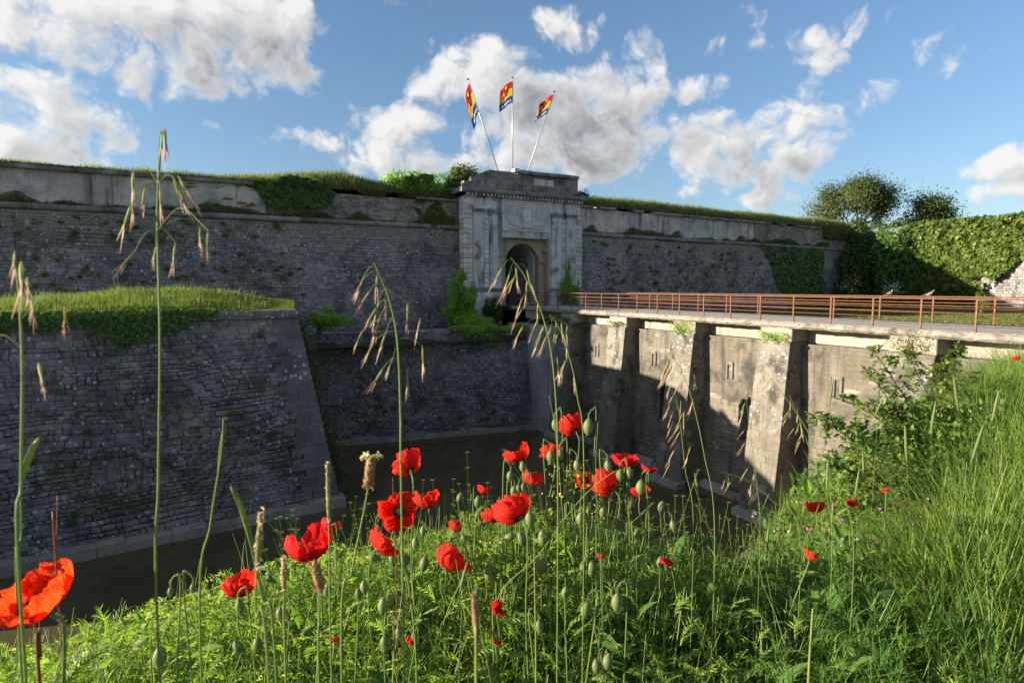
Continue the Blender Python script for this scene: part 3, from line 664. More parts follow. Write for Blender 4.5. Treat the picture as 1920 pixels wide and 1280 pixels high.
# ------------------------------------------------------------------ bridge
br = thing('bridge', 'stone and concrete bridge on tall battered buttresses leading across the moat to the gate', 'bridge', (0, -20, -8.8))
XE, XB, XW = -2.6, -1.45, -1.75           # deck edge, beams, wall under the deck
MB().box(-2.5, 2.6, -47, -2.4, -.21, -.012).build('deck_slab', M['concrete'], br)
MB().box(-2.3, 2.4, -46.8, -2.6, -.01, .0).build('carriageway', M['deck'], br)
# rough weathered edge of the slab
ys = np.arange(-47, -2.3, .16); rk = np.random.default_rng(9); V = []
for y in ys:
    a, b, c = rk.random(3)
    V += [(-2.28, y, .012), (-2.52-.05*a, y, .02+.02*b), (-2.64-.07*a, y, -.03-.03*c), (-2.66-.06*b, y, -.15-.04*a), (-2.56-.06*c, y, -.25-.03*b), (-2.3, y, -.22)]
obj('deck_edge', V, [(i*6+j, i*6+(j+1) % 6, i*6+6+(j+1) % 6, i*6+6+j) for i in range(len(ys)-1) for j in range(6)], M['kerb'], br)
MB().box(2.3, 2.62, -47, -2.3, -.2, .03).build('deck_edge', M['kerb'], br)
MB().box(-2.3, 2.3, -2.4, .3, -.16, -.02).build('drawbridge_deck', M['dark_timber'], br)
for x in (-2.1, -.7, .7, 2.1): MB().box(x-.12, x+.12, -2.4, 0, -.42, -.17).build('drawbridge_beam', M['dark_timber'], br)
PY = [-5.2, -10.15, -15.6, -21.05, -26.6, -32.25, -37.8]
for k, y in enumerate(PY):
    # block under the deck on top of each buttress
    MB().box(-2.54, XB+.15, y-.8, y+.8, -.86, -.21).build('pier_block', M['concrete'], br, bevel=.03)
    if k < len(PY)-1:
        MB().box(XB, XB+.5, PY[k+1]+.8, y-.8, -.93, -.212).build('beam', M['concrete'], br, bevel=.02)
        MB().box(1.3, 1.8, PY[k+1]+.8, y-.8, -.93, -.212).build('beam', M['concrete'], br, bevel=.02)
MB().box(1.0, 2.54, -40, -3, -9, -.95).build('back_wall', M['bridge'], br)
MB().box(XB, XB+.5, -4.4, -2.4, -.7, -.212).build('beam', M['concrete'], br)
def pier_x(z): return XE-.0-(.92)*np.clip((-.9-z)/8., 0, 1.1)
for k, y in enumerate(PY[1:6]):
    bt = MB(); zs = [-9.4, -4.9, -4.85, -.9]
    def ring(z, g): h = .77+.1*(-.9-z)/8+g; return [(pier_x(z)-g, y-h, z), (XW+.6, y-h, z), (XW+.6, y+h, z), (pier_x(z)-g, y+h, z)]
    V = ring(-9.4, .0)+ring(-4.9, .0)+ring(-4.85, .02)+ring(-.98, .02)
    bt.add(V, [(a*4+i, a*4+(i+1) % 4, a*4+4+(i+1) % 4, a*4+4+i) for a in range(3) for i in range(4)]+[(0,3,2,1), (12,13,14,15)])
    b_ = bt.build('buttress', M['roughcast'], br)
    V = ring(-.98, .07)+ring(-.86, .08)
    bt2 = MB().add(V, [(i, (i+1) % 4, 4+(i+1) % 4, 4+i) for i in range(4)]+[(0,3,2,1), (4,5,6,7)]); bt2.build('cap_stone', M['roughcast'], b_)
    hb = .77+.1; n_ = 60 if 1 <= k <= 3 else 0
    ff = Face((XE, y+.86), (XE, y-.86), -9.2, -4.92, .955, .46)    # end face, turned to the moat (battered)
    lay(ff, courses(ff, .34, (.45, 1.0), seed=60+k), M['bridge'], b_, (.015, .035), .008, n_, seed=60+k, US=ASHLAR)
    fs = Face((XE-.93, y-.865), (XW+.1, y-.865), -9.2, -4.92, .01, -.04)
    lay(fs, courses(fs, .34, (.4, .8), seed=70+k, s0=lambda t, F_=fs: .52*t/F_.H), M['bridge'], b_, (.012, .028), .008, n_//2, seed=70+k, US=ASHLAR)
    V, F = extrude((XE-1.12, y+1.0), (XE-1.12, y-1.0), [(-.6, -9.5), (.1, -9.5), (.06, -8.5), (-.6, -8.4)]); obj('plinth', V, F, M['footing'], b_)
# wall between the buttresses, with a niche and loopholes in each bay
vw = MB().box(XW+.5, XW+.9, -40, -3, -9.4, -.93).build('pier_wall', M['mortar'], br)
sw = lambda a, b, c: (b, a, c)
rects = []; fw = Face((XW, -2.8), (XW, -40), -9.2, -.95); HOLES = []
for k in range(1, 6):
    ya, yb = PY[k]-.7, PY[k+1]+.7
    yn = yb+1.2; HOLES.append(('n', yn, .6, -4.35, -6.0)); HOLES.append(('l', (ya+yb)/2+.35, .08, -2.35, -2.95)); HOLES.append(('l', yb+.5, .07, -2.4, -2.95)); HOLES.append(('l', ya-.55, .06, -2.95, -3.35))
    mb = arch_wall(MB(), yb-.75, ya+.75, -9.3, -.95, yn, .62, -4.35, XW-.02, 1.0, 12, flip=sw); 
    mb.build('bay_wall', M['mortar'], vw)
    MB().box(XW, XW+.5, yn-.62, yn+.62, -9.3, -5.97).build('niche_sill', M['bridge'], vw)
    for (hy, hz) in (((ya+yb)/2+.35, -2.65), (yb+.5, -2.68)):
        for sgn in (-1, 1): MB().box(XW-.1, XW+.1, hy+sgn*.16-.06, hy+sgn*.16+.06, hz-.36, hz+.34).build('loophole_jamb', M['bridge'], vw, bevel=.015)
        MB().box(XW-.1, XW+.1, hy-.22, hy+.22, hz+.34, hz+.5).build('loophole_lintel', M['bridge'], vw, bevel=.015)
def cut(rs):      # stones are trimmed where they meet a loophole, a niche or a buttress
    out = []
    for (s, t, w, h) in rs:
        iv = [(s-w/2, s+w/2)]; z = -9.2+t
        hs = [(-2.8-hy-hw-(.22 if kd == 'l' and hw > .065 else .0), -2.8-hy+hw+(.22 if kd == 'l' and hw > .065 else .0)) for (kd, hy, hw, zt, zb) in HOLES if zb-.08 < z < zt+(.2 if kd == 'l' else 0)]
        hs += [(-2.8-hy-math.sqrt(max(hw*hw-(z+4.35)**2, 0)), -2.8-hy+math.sqrt(max(hw*hw-(z+4.35)**2, 0))) for (kd, hy, hw, zt, zb) in HOLES if kd == 'n' and -4.35 <= z < -3.75]
        hs += [(-2.8-q-.7, -2.8-q+.7) for q in PY]
        for (a, b) in hs: iv = [p for (c, d) in iv for p in ((c, min(d, a)), (max(c, b), d)) if p[1]-p[0] > .05]
        out += [((c+d)/2, t, d-c, h) for c, d in iv]
    return out
rc_ = courses(fw, .23, (.28, 1.0), s0=lambda t: 6.5, seed=77, jit=.2); rc_ = cut(rc_)
lay(fw, [q for q in rc_ if q[1] < 5.0], M['bridge'], vw, (.042, .054), .005, 300, seed=77, off=0, US=ASHLAR)
lay(fw, [q for q in rc_ if q[1] >= 5.0], M['bridge_up'], vw, (.0450, .0462), .0005, 0, seed=78, US=WORN, joined='upper_stonework')
# smooth rendered abutment nearest the gate
MB().box(XW-1.6, XW+1.2, -9.3, -3.0, -9.3, -1.25).build('abutment', M['plaster'], br, bevel=.03)
MB().box(XW-1.9, XW+1.2, -5.6, -2.6, -9.3, -2.2).build('abutment_foot', M['plaster'], br, bevel=.03)
footing(br, (XW-.4, -2.6), (XW-.4, -40), 103, .08, -8.5)
# ------------------------------------------------------------------ railings
def railing(x, label, ys, top=1.1):
    o = thing('railing', label, 'railing', (x, -20, 0), 'rust brown railings along the bridge')
    y0, y1 = ys[0], ys[-1]
    for z, r_ in ((1.1, .03), (.85, .022), (.63, .014), (.42, .014), (.2, .014)):
        if z == 1.1: MB().box(x-.035, x+.035, y1, y0, 1.075, 1.12).build('top_rail', M['rust'], o, bevel=.008)
        else:
            V, F = tube([(x, y0, z), (x, y1, z)], r_, 8); obj('rail', V, F, M['rust'], o, smooth=True)
    me = None
    for y in ys:
        if me is None:
            mb = MB().box(-.028, .028, -.028, .028, .0, 1.075).box(-.06, .06, -.06, .06, .0, .02); me = mesh_np('post', np.concatenate(mb.V), mb.F); me.materials.append(M['rust'])
        p = bpy.data.objects.new('post', me); COL.objects.link(p); p.parent = o; p.location = (0, y+20, .004)
    return o
railing(-2.3, 'rust brown metal railing on the near edge of the bridge above the buttresses', [-15.36-1.7*k for k in range(-8, 17)])
railing(2.38, 'rust brown metal railing on the far edge of the bridge beside the lawn', [-15.0-2.2*k for k in range(-6, 13)])
# ------------------------------------------------------------------ ivy covered flank on the right
fk = thing('flank_wall', 'high stone bastion flank on the right, almost hidden under bright ivy', 'wall', (54, -10, -2))
V, F = extrude((54.0, 6), (54.0, -40), [(1.2, -2.5), (0, 9.0), (-8, 9.0), (-8, -2.5)]); obj('core', V, F, M['mortar'], fk)
ffk = Face((54.0, 6), (54.0, -40), -2.2, 9.0, 1.2, 0)
lay(ffk, [q for q in courses(ffk, .3, (.4, 1.0), seed=91) if 14 < q[0] < 24], M['low'], fk, (.02, .06), .02, 0, seed=91)
grid_mesh('rampart_hill', np.linspace(54.0, 90, 12), np.linspace(-40, 26, 20), lambda x, y: 9.0+np.clip((x-54)/3, 0, 1)*.5+0*y, M['grass_ground'])
# bank the photographer stands on
ED = 2.45
def bank_z(x, y):
    uc = np.asarray(x, float)-CX; vc = np.asarray(y, float)-CY
    b = .3+.10*np.clip((uc-3.2)/3, 0, 1.5)-.12*np.clip((-uc)/2, 0, 1)+.03*vnoise(uc*3, vc*3, 1)-.12*np.exp(-((uc-2.6)/.9)**2)
    e = ED+.1*np.sin(uc*1.3)-.72*np.clip((uc-1.3)/.7, 0, 1)*np.clip((4.1-uc)/.7, 0, 1)+.2*np.clip((uc-4)/2, 0, 2)
    return b-np.clip(vc-e, 0, 9)*1.05-.25*np.clip(1-np.abs(vc-e)/.5, 0, 1)
grid_mesh('bank', np.concatenate([np.linspace(-160, -33, 16), np.linspace(-32, -10, 110), np.linspace(-9, 70, 16)]), np.concatenate([np.linspace(-80, -46, 8), np.linspace(-45.5, -40, 45), np.linspace(-39.5, -33, 14)]), bank_z, M['soil'])

# ================================================================== VEGETATION
def unit(v): v = np.asarray(v, float); return v/(np.linalg.norm(v, axis=-1, keepdims=True)+1e-9)
def blades(Pt, Ht, Wd, lean, seed=1, seg=3, droop=.5, lean_dir=None):
    """curved grass blades: ribbons that taper to a tip; returns V, F (quads, last one collapsed)"""
    r = np.random.default_rng(seed); n = len(Pt)
    a = r.random(n)*2*math.pi
    ld = np.c_[np.cos(a), np.sin(a)]
    if lean_dir is not None: ld = unit(ld+np.asarray(lean_dir)[None])
    wdir = np.c_[-ld[:, 1], ld[:, 0]]
    rot = r.random(n)*1.2-.6; wdir = np.c_[wdir[:, 0]*np.cos(rot)-wdir[:, 1]*np.sin(rot), wdir[:, 0]*np.sin(rot)+wdir[:, 1]*np.cos(rot)]
    le = lean*(r.random(n)*.8+.2)
    V = np.zeros((n, (seg+1)*2, 3))
    for i in range(seg+1):
        u = i/seg; out = le*Ht*(u**1.7); z = Ht*u*(1-droop*.35*le*u*u)
        w = Wd*(1-u**1.6)*.5+.0006
        c = np.c_[Pt[:, 0]+ld[:, 0]*out, Pt[:, 1]+ld[:, 1]*out, Pt[:, 2]+z]
        V[:, 2*i] = c-np.c_[wdir*w[:, None], np.zeros(n)]; V[:, 2*i+1] = c+np.c_[wdir*w[:, None], np.zeros(n)]
    b = np.arange(n)[:, None]*((seg+1)*2)
    F = np.concatenate([np.stack([b[:, 0]+2*i, b[:, 0]+2*i+1, b[:, 0]+2*i+3, b[:, 0]+2*i+2], -1) for i in range(seg)])
    return V.reshape(-1, 3), F
def leaves(C, Nrm, size, seed=1, asp=.6, spread=.8, down=.0, fold=.18):
    """leaf blades: four corner leaves folded along the midrib (two triangles)"""
    r = np.random.default_rng(seed); n = len(C)
    N_ = unit(np.asarray(Nrm)+spread*(r.random((n, 3))-.5)*2)
    t = unit(np.cross(N_, r.random((n, 3))-.5)); t = unit(t+np.array([0, 0, -down])); t = unit(t-N_*np.sum(t*N_, 1, keepdims=True)); b = np.cross(N_, t)
    s = size*(.6+.8*r.random(n))[:, None]
    V = np.stack([C-t*s*.5, C+b*s*asp*.5+N_*s*fold-t*s*.08, C+t*s*.55, C-b*s*asp*.5+N_*s*fold-t*s*.08], 1)
    i = np.arange(n)[:, None]*4
    F = np.concatenate([np.hstack([i, i+1, i+2]), np.hstack([i, i+2, i+3])])
    return V.reshape(-1, 3), F
def merge(parts):
    V = []; F = []; n = 0
    for v, f in parts: V.append(v); F.append(np.asarray(f)+n); n += len(v)
    return np.concatenate(V), np.concatenate(F)
def blob_leaves(blobs, count, size, seed, jitter=.25, asp=.6, spread=.9, shell=.55):
    """leaves spread through ellipsoid clumps; clump sizes vary so that the outline is uneven"""
    r = np.random.default_rng(seed); vol = np.array([b[3]*b[4]*b[5] for b in blobs])**.75; k = r.choice(len(blobs), count, p=vol/vol.sum())
    B = np.array(blobs)[k]; d = unit(r.normal(size=(count, 3))); rad = (shell+(1-shell)*r.random(count)**.5)*(1+jitter*(vnoise(d[:, 0]*3+B[:, 0], d[:, 1]*3+d[:, 2]*2+B[:, 2], 3)-.5)*2)
    C = B[:, :3]+d*rad[:, None]*B[:, 3:6]
    return leaves(C, d+np.array([0, 0, .3]), size, seed+1, asp, spread)
def clump_blobs(c, R_, n, seed, small=.45):
    r = np.random.default_rng(seed); out = []
    c = np.array(c); R_ = np.array(R_)
    for i in range(n):
        d = unit(r.normal(size=3)); q = c+d*R_*(.35+.45*r.random()); s = R_*small*(.6+.7*r.random()); out.append((*q, *s))
    return out
# ---- grass on the ramparts, terraces and the bastion
def scatter_rect(n, x0, x1, yf0, yf1, seed):
    r = np.random.default_rng(seed); x = x0+(x1-x0)*r.random(n); y = yf0(x)+(yf1(x)-yf0(x))*r.random(n); return x, y
x, y = scatter_rect(22000, -39.2, -5.9, lambda x: 1.08+0*x, lambda x: 4.2+0*x, 1)
z = np.where(y < 1.3, 8.62, ramp_z(x, np.maximum(y, 1.25))); h = (.2+.26*vnoise(x*1.1, y, 7)+.22*np.exp(-((x+15)/6)**2)+.25*vnoise(x*.5, y, 2)**3)*(.6+.7*rng.random(len(x)))
obj('grass', *blades(np.c_[x, y, z], h, np.full(len(x), .035), .55, 2, 2, lean_dir=(.7, -.1)), M['rampart_grass'], kind='stuff')
x, y = scatter_rect(19000, 5.8, 51.5, lambda x: CW(x)-.02, lambda x: CW(x)+3.2, 3)
x0 = x; z = ramp_z(x, np.maximum(y, CW(x)+.2)); z = np.where(y < CW(x)+.25, 8.85, z); h = (.3+.3*vnoise(x*1.3, y, 5)+.15*vnoise(x*.4, y, 6))*(.55+.7*rng.random(len(x)))
obj('grass', *blades(np.c_[x, y, z], h, np.full(len(x), .04), .8, 4, 3, lean_dir=(.9, -.5)), M['rampart_grass'], kind='stuff')
# hanging over the coping in places
x = np.concatenate([-21.2+12*rng.random(9000)**1.0, -37+16*rng.random(1800)]); k = vnoise(x*.9, x*0, 4) > .45; x = x[k]
v, f = leaves(np.c_[x, np.full(len(x), .86)+.15*rng.random(len(x)), 8.75-.45*rng.random(len(x))*vnoise(x*.7, x*0, 8)], np.tile([0, -1, .5], (len(x), 1)), .2, 8, .25, 1., .6)
obj('grass', v, f, M['rampart_grass'], kind='stuff')
# growth along the cordon ledges
def ledge(u0, u1, cwf, z, n, seed, mat='hedge'):
    r = np.random.default_rng(seed); x = u0+(u1-u0)*r.random(n); w = vnoise(x*.8, x*0+seed, 3)**1.5; k = r.random(n) < w*1.1; x = x[k]; w = w[k]
    P_ = np.c_[x, cwf(x)-.16+.16*r.random(len(x)), z+r.random(len(x))**1.5*.75*w]
    return leaves(P_, np.tile([0, -1, .6], (len(x), 1)), .13, seed, .4, 1.2)
obj('weeds', *merge([ledge(-37, -6, lambda x: 1+0*x, 6.46, 14000, 5), ledge(6, 46, CW, 6.5, 14000, 6)]), M['ivylight'], kind='stuff')
# bastion grass
n = 42000; s = -7+(r_top+8.4)*rng.random(n); nn = .0+5.2*rng.random(n)**1.3
x = BA[0]+dB[0]*s-nB[0]*(nn+1.5); y = BA[1]+dB[1]*s-nB[1]*(nn+1.5); k = x < right_edge(y)-.08; x = x[k]; y = y[k]; nn = nn[k]
fade = np.clip((right_edge(y)-x)/3.5, .4, 1)
h = (.07+.14*vnoise(x*1.5, y*1.5, 3)+.16*np.clip(nn/4, 0, 1))*(.6+.8*rng.random(len(x)))*fade
tall = rng.random(len(x)) < .012; h = np.where(tall, h*2.2, h)
obj('grass', *blades(np.c_[x, y, block_z(x, y)-.01], h, np.where(tall, .012, .02), .6, 5, 3, lean_dir=(.3, -.2)), M['sun_grass'], kind='stuff')
n = 5500; s = -5+(r_top+4)*rng.random(n); nn = .3+5*rng.random(n); x = BA[0]+dB[0]*s-nB[0]*(nn+1.5); y = BA[1]+dB[1]*s-nB[1]*(nn+1.5); k = rng.random(n) < np.clip((right_edge(y)-x-.4)/5, 0, 1)*(.3+.9*vnoise(x*.9, y*.9, 31)); x = x[k]; y = y[k]
obj('seeding_grass', *blades(np.c_[x, y, block_z(x, y)], (.25+.35*rng.random(len(x)))*(.5+vnoise(x, y, 4)), np.full(len(x), .013), .5, 15, 4, lean_dir=(.4, 0)), M['head'], kind='stuff')
# lawn beyond the bridge
n = 26000; x = 6+44*rng.random(n); y = -26+26*rng.random(n)
obj('grass', *blades(np.c_[x, y, np.full(n, -1.12)], .15+.25*vnoise(x*.4, y*.4, 6)*rng.random(n), np.full(n, .05), .5, 6, 2), M['sun_grass'], kind='stuff')
n = 5000; x = -17+14*rng.random(n); y = np.interp(x, [-17.6, -2.4], [-3.6, -6.0])+3.5*rng.random(n)
obj('grass', *blades(np.c_[x, y, np.full(n, -1.66)], .03+.12*vnoise(x*.7, y, 6)*rng.random(n), np.full(n, .03), .5, 6, 2), M['rampart_grass'], kind='stuff')

# ---- weeds rooted in the joints of the walls
def wall_weeds(face, n, size, seed, smax=None, tr=(0, 1), leaf=.1, srange=None):
    r = np.random.default_rng(seed); parts = []
    for i in range(n):
        t = face.H*(tr[0]+(tr[1]-tr[0])*r.random()); s1 = smax(t) if smax else face.L
        s = (srange[0]+(srange[1]-srange[0])*r.random()) if srange else s1*r.random()
        if s > s1: continue
        c = face.P(s, t, .08); m = int(18+30*r.random()); k = size*(.5+.9*r.random())
        q = c+face.S*(r.normal(size=(m, 1))*k*.6)+face.T*(r.normal(size=(m, 1))*k*.4)+face.N*(np.abs(r.normal(size=(m, 1)))*k*.45)
        parts.append(leaves(q, np.tile(face.N+np.array([0, 0, .8]), (m, 1)), leaf, seed+i, .35, 1.4))
    return merge(parts)
obj('wall_weeds', *wall_weeds(fb, 190, .26, 3, smax=lambda t: arr(t)-.6, tr=(.15, .93), leaf=.09, srange=(4, LB)), M['ivylight'], kind='stuff')
flc = Face((-37.5, 1.0), (-5.7, 1.0), -2.2, 6.08, .5, 0); frc = Face((5.7, 1.0), (52, 4.24), -2.2, 6.12, .5, 0)
obj('wall_weeds', *wall_weeds(flc, 120, .24, 4, tr=(.3, .97), leaf=.14, srange=(2, 20)), M['ivylight'], kind='stuff')
obj('wall_weeds', *wall_weeds(frc, 90, .22, 5, tr=(.3, .95), leaf=.16, srange=(2, 30)), M['ivylight'], kind='stuff')
obj('wall_weeds', *wall_weeds(fl, 40, .24, 6, tr=(.1, .5), leaf=.12), M['hedge'], kind='stuff')
# valerian and other plants growing down the hidden return of the bastion
r = np.random.default_rng(8); parts = []; pk = []
for i in range(150):
    z = -8.4+8.4*r.random(); k = (z+8.8)/(ZT+8.8); s, n = LB+(r_top-LB)*k, 1.45*k
    c = np.array(bp(s+.12+.45*r.random()*(1.3-k), n+.1+1.6*r.random(), z)); m = 40; kk = .16+.16*r.random()
    q = c+r.normal(size=(m, 3))*kk*np.array([.8, .6, 1]); parts.append(leaves(q, np.tile([.6, -.6, .6], (m, 1)), .11, 50+i, .4, 1.3))
    if r.random() < .3: pk.append(leaves(c+np.array([.15, -.1, .1])+r.normal(size=(14, 3))*.1, np.tile([0, -1, .5], (14, 1)), .06, 90+i, .8, 1.2))
obj('wall_weeds', *merge(parts), M['hedge'], kind='stuff'); obj('valerian_flowers', *merge(pk), M['pinkflower'], kind='stuff')
# ---- ivy
def ivy_sheet(face, n, seed, mask, size, mat, name, label, cat, depth=.35, loc=None, group=None, srange=None):
    r = np.random.default_rng(seed); s = (r.random(n)*face.L if srange is None else srange[0]+(srange[1]-srange[0])*r.random(n)); t = r.random(n)*face.H
    k = mask(s, t); s = s[k]; t = t[k]
    bump = vnoise(s*1.6, t*1.8, seed)*.65+vnoise(s*4, t*4, seed+1)*.35
    off = depth*(.15+.85*bump)*(.75+.35*r.random(len(s)))
    e = .12; gx = (vnoise((s+e)*1.6, t*1.8, seed)-vnoise((s-e)*1.6, t*1.8, seed))/(2*e)*depth; gy = (vnoise(s*1.6, (t+e)*1.8, seed)-vnoise(s*1.6, (t-e)*1.8, seed))/(2*e)*depth
    nr = face.N[None]-face.S[None]*gx[:, None]-face.T[None]*gy[:, None]+np.array([0, 0, .35])
    C = face.O+face.S*s[:, None]+face.T*t[:, None]+face.N*off[:, None]
    o = thing(name, label, cat, C.mean(0) if loc is None else loc, group)
    V, F = leaves(C, nr, size*(.6+.8*rng.random(len(C)))[:, None], seed+2, .85, .8, .5); obj('foliage', V, F, mat, o, kind='stuff')
    mb = MB()
    for i in range(10):
        j = int(r.integers(len(s))); p = [face.P(s[j], t[j], .1)]
        for q in range(4): p.append(p[-1]+face.T*(-.25-.3*r.random())*1.0+face.S*(r.random()-.5)*.4)
        mb.tube(np.array(p), .012, 4)
    mb.build('stem', M['twig'], o, kind='stuff')
    return o
def m_block(s, t):
    lim = .35+.75*vnoise(s*.8, s*0, 11)+.25*vnoise(s*3, s*0, 12); lim = np.where(s > 8.1, lim*np.clip((9.6-s)/1.5, 0, 1)*.8, lim); lim = np.where(s < 2.9, lim+.6, lim)
    return (fb.H-t < lim+.02)
ft = Face(BA-dB*6, BB, -8.8, ZT+.12, .02, -1.36); fb6 = ft
ivy_sheet(ft, 70000, 13, lambda s, t: (ft.H-t < .5+1.5*vnoise((s-6)*.55, s*0, 11)**1.2+.3*vnoise(s*3, s*0, 12)+np.where(s < 9.0, .5, 0)-np.clip((s-15.0)/1.0, 0, 2)) & (s < 16.6), .11, M['ivy'], 'ivy', 'dark ivy hanging in a ragged curtain over the top edge of the bastion', 'ivy', .32, srange=(5, 16.6))
ivy_sheet(frc, 16000, 14, lambda s, t: (s > 25.8+1.2*vnoise(t*.8, t*0, 3)+np.clip((frc.H*.98-t)*.85, 0, 12)) & (s < 38.6+.9*vnoise(t, t*0, 4)) & (t > 1.), .3, M['ivy'], 'ivy', 'dark green ivy covering a slanting patch of the wall near its far end', 'ivy', .4)
ft2 = Face((54.0, 6), (54.0, -40), -2.2, 9.3, 1.2, 0)
def m_fl(s, t):
    v = 6-s; low = np.clip((-8.3-v)*1.23, -1, 20)+.8*vnoise(s*.8, t*.5, 5)
    return (t > low) & (s < 30) & (t < 11.9-np.clip((9.5-s)/2.4, 0, 9)**2) & (s > 4) & ~((vnoise(s*.9, t*.9, 21) < .12) & (t < 6))
ivy_sheet(ft2, 30000, 15, m_fl, .34, M['ivylight'], 'ivy', 'bright green ivy lit by the sun on the high flank at the right edge', 'ivy', 1.5, srange=(0, 28))
fpv = Face((-37.5, .98), (-5.7, .98), 6.2, 10.3, 0, -.5)
ivy_sheet(fpv, 26000, 16, lambda s, t: (np.abs(s-19.5+.1*t) < 1.5+.5*t+1.1*(vnoise(s*.9, t*1.3, 9)-.4)) & (t > .15+.9*vnoise(s*1.2, t*0, 7)) & (t < 2.9+.4*vnoise(s*.9, t*0, 8)-.16*(s-19.4)**2), .16, M['ivy'], 'ivy', 'rounded mass of ivy spilling over the grey upper band of the rampart', 'ivy', .6, srange=(15, 24))
ivy_sheet(fpv, 9000, 17, lambda s, t: (np.abs(s-29.3-(1.8-t)*.35) < .8+.6*vnoise(s, t, 9)) & (vnoise(s*2.5, t*2.5, 4) > .42), .14, M['ivylight'], 'ivy', 'thin yellowish ivy on the parapet just beside the gatehouse', 'ivy', .3, srange=(26, 32))
# ---- trees and shrubs
def branches(mb, p, d, length, r0, lvl, rr, tips, spread=.6, up=.15):
    n = 5; pts = [p]; dd = d
    for i in range(n):
        dd = unit(dd+rr.normal(size=3)*.13+np.array([0, 0, up*.25])); pts.append(pts[-1]+dd*length/n)
    pts = np.array(pts); mb.tube(pts, np.linspace(r0, r0*.55, n+1), 6 if lvl > 1 else 4, cap=False)
    if lvl == 0: tips.append((pts[-1], dd)); tips.append((pts[3], dd)); return
    for k in range(3 if lvl > 1 else 4):
        q = pts[-1] if k < 2 else pts[2+int(rr.integers(3))]
        branches(mb, q, unit(dd+rr.normal(size=3)*spread), length*(.62+.2*rr.random()), r0*.55, lvl-1, rr, tips, spread, up)
def tree(name, label, loc, h, R_, mat, n_leaf, size, seed, trunk_h=.3, group=None, lvl=4, bare=False, cat='tree', dens=.35):
    rr = np.random.default_rng(seed); o = thing(name, label, cat, loc, group); tips = []; mb = MB()
    L0 = h*trunk_h; p = np.array(loc, float); top = p+np.array([.1*L0, 0, L0])
    mb.tube(spline([p-np.array([0, 0, .3]), p+(top-p)*.5+rr.normal(size=3)*.08, top], 6), np.linspace(h*.028, h*.02, 6), 8)
    for k in range(5):
        a = k*1.257+rr.random(); branches(mb, top+np.array([0, 0, -L0*.15*rr.random()]), unit([math.cos(a)*.62, math.sin(a)*.62, 1.1]), h*.29, h*.013, lvl-1, rr, tips, .55, .2)
    mb.build('trunk', M['bark'], o, smooth=True)
    tp = np.array([t[0] for t in tips]); c = np.array([p[0], p[1], p[2]+h*.6])
    per = max(1, n_leaf//len(tp)); C = np.repeat(tp, per, 0)+rr.normal(size=(len(tp)*per, 3))*h*dens*.12
    V, F = leaves(C, unit(C-c)+np.array([0, 0, .4]), size, seed, .6, 1.0); obj('crown', V, F, mat, o, kind='stuff'); return o
tree('spreading_tree', 'airy spreading tree standing at the far end of the right rampart', (59.5, 9.0, 6.0), 11.8, 6, M['tree'], 24000, .26, 5, .22, dens=.5)
tree('small_tree', 'small dark tree behind the top of the ivy covered flank', (69, 4.5, 8.0), 7.8, 3.2, M['hedge'], 6000, .3, 6, .2, lvl=3, dens=.75)
def shrub(name, label, base, blobs, n_leaf, size, mat, seed, cat='shrub', stems=8, group=None, asp=.6, extra=None, shell=.5):
    o = thing(name, label, cat, base, group); rr = np.random.default_rng(seed); mb = MB()
    for i in range(stems):
        b = blobs[int(rr.integers(len(blobs)))]; q = np.array(b[:3])+rr.normal(size=3)*np.array(b[3:])*.3
        p0 = np.array(base)+np.array([(rr.random()-.5)*.4, (rr.random()-.5)*.3, 0]); mb.tube(spline([p0, (p0+q)/2+np.array([0, 0, .15]), q], 6), np.linspace(.03, .008, 6), 5)
    mb.build('stem', M['twig'], o, kind='stuff')
    V, F = blob_leaves(blobs, n_leaf, size, seed, asp=asp, shell=shell); obj('foliage', V, F, mat, o, kind='stuff')
    if extra: extra(o, rr)
    return o
# dark thicket in the corner where rampart and flank meet
rr = np.random.default_rng(20)
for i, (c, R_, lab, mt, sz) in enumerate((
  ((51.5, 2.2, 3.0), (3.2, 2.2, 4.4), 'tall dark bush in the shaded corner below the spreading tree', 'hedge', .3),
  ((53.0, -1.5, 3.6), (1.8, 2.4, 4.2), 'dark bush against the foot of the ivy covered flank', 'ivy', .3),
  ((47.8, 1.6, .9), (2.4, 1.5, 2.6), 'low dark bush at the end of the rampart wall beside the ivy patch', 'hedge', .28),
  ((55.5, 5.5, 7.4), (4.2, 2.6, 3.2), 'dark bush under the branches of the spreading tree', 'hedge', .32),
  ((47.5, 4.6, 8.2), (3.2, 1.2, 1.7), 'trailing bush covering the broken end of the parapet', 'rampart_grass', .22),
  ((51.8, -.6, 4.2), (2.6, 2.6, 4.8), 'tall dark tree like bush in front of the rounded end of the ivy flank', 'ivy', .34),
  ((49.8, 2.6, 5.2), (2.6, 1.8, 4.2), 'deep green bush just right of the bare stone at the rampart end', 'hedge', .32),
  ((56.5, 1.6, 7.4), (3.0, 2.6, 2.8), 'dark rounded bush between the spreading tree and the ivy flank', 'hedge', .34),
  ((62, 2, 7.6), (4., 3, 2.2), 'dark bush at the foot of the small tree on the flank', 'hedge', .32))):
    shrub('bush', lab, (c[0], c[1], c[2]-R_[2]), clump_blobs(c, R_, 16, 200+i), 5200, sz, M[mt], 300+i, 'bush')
def blossoms(n, spread, c):
    def f(o, r_):
        q = np.array(c)+r_.normal(size=(n, 3))*np.array(spread); V, F = leaves(q, np.tile([-.5, -.7, .6], (n, 1)), .17, 3, .9, .9); obj('blossom', V, F, M['blossom'], o, kind='stuff')
    return f
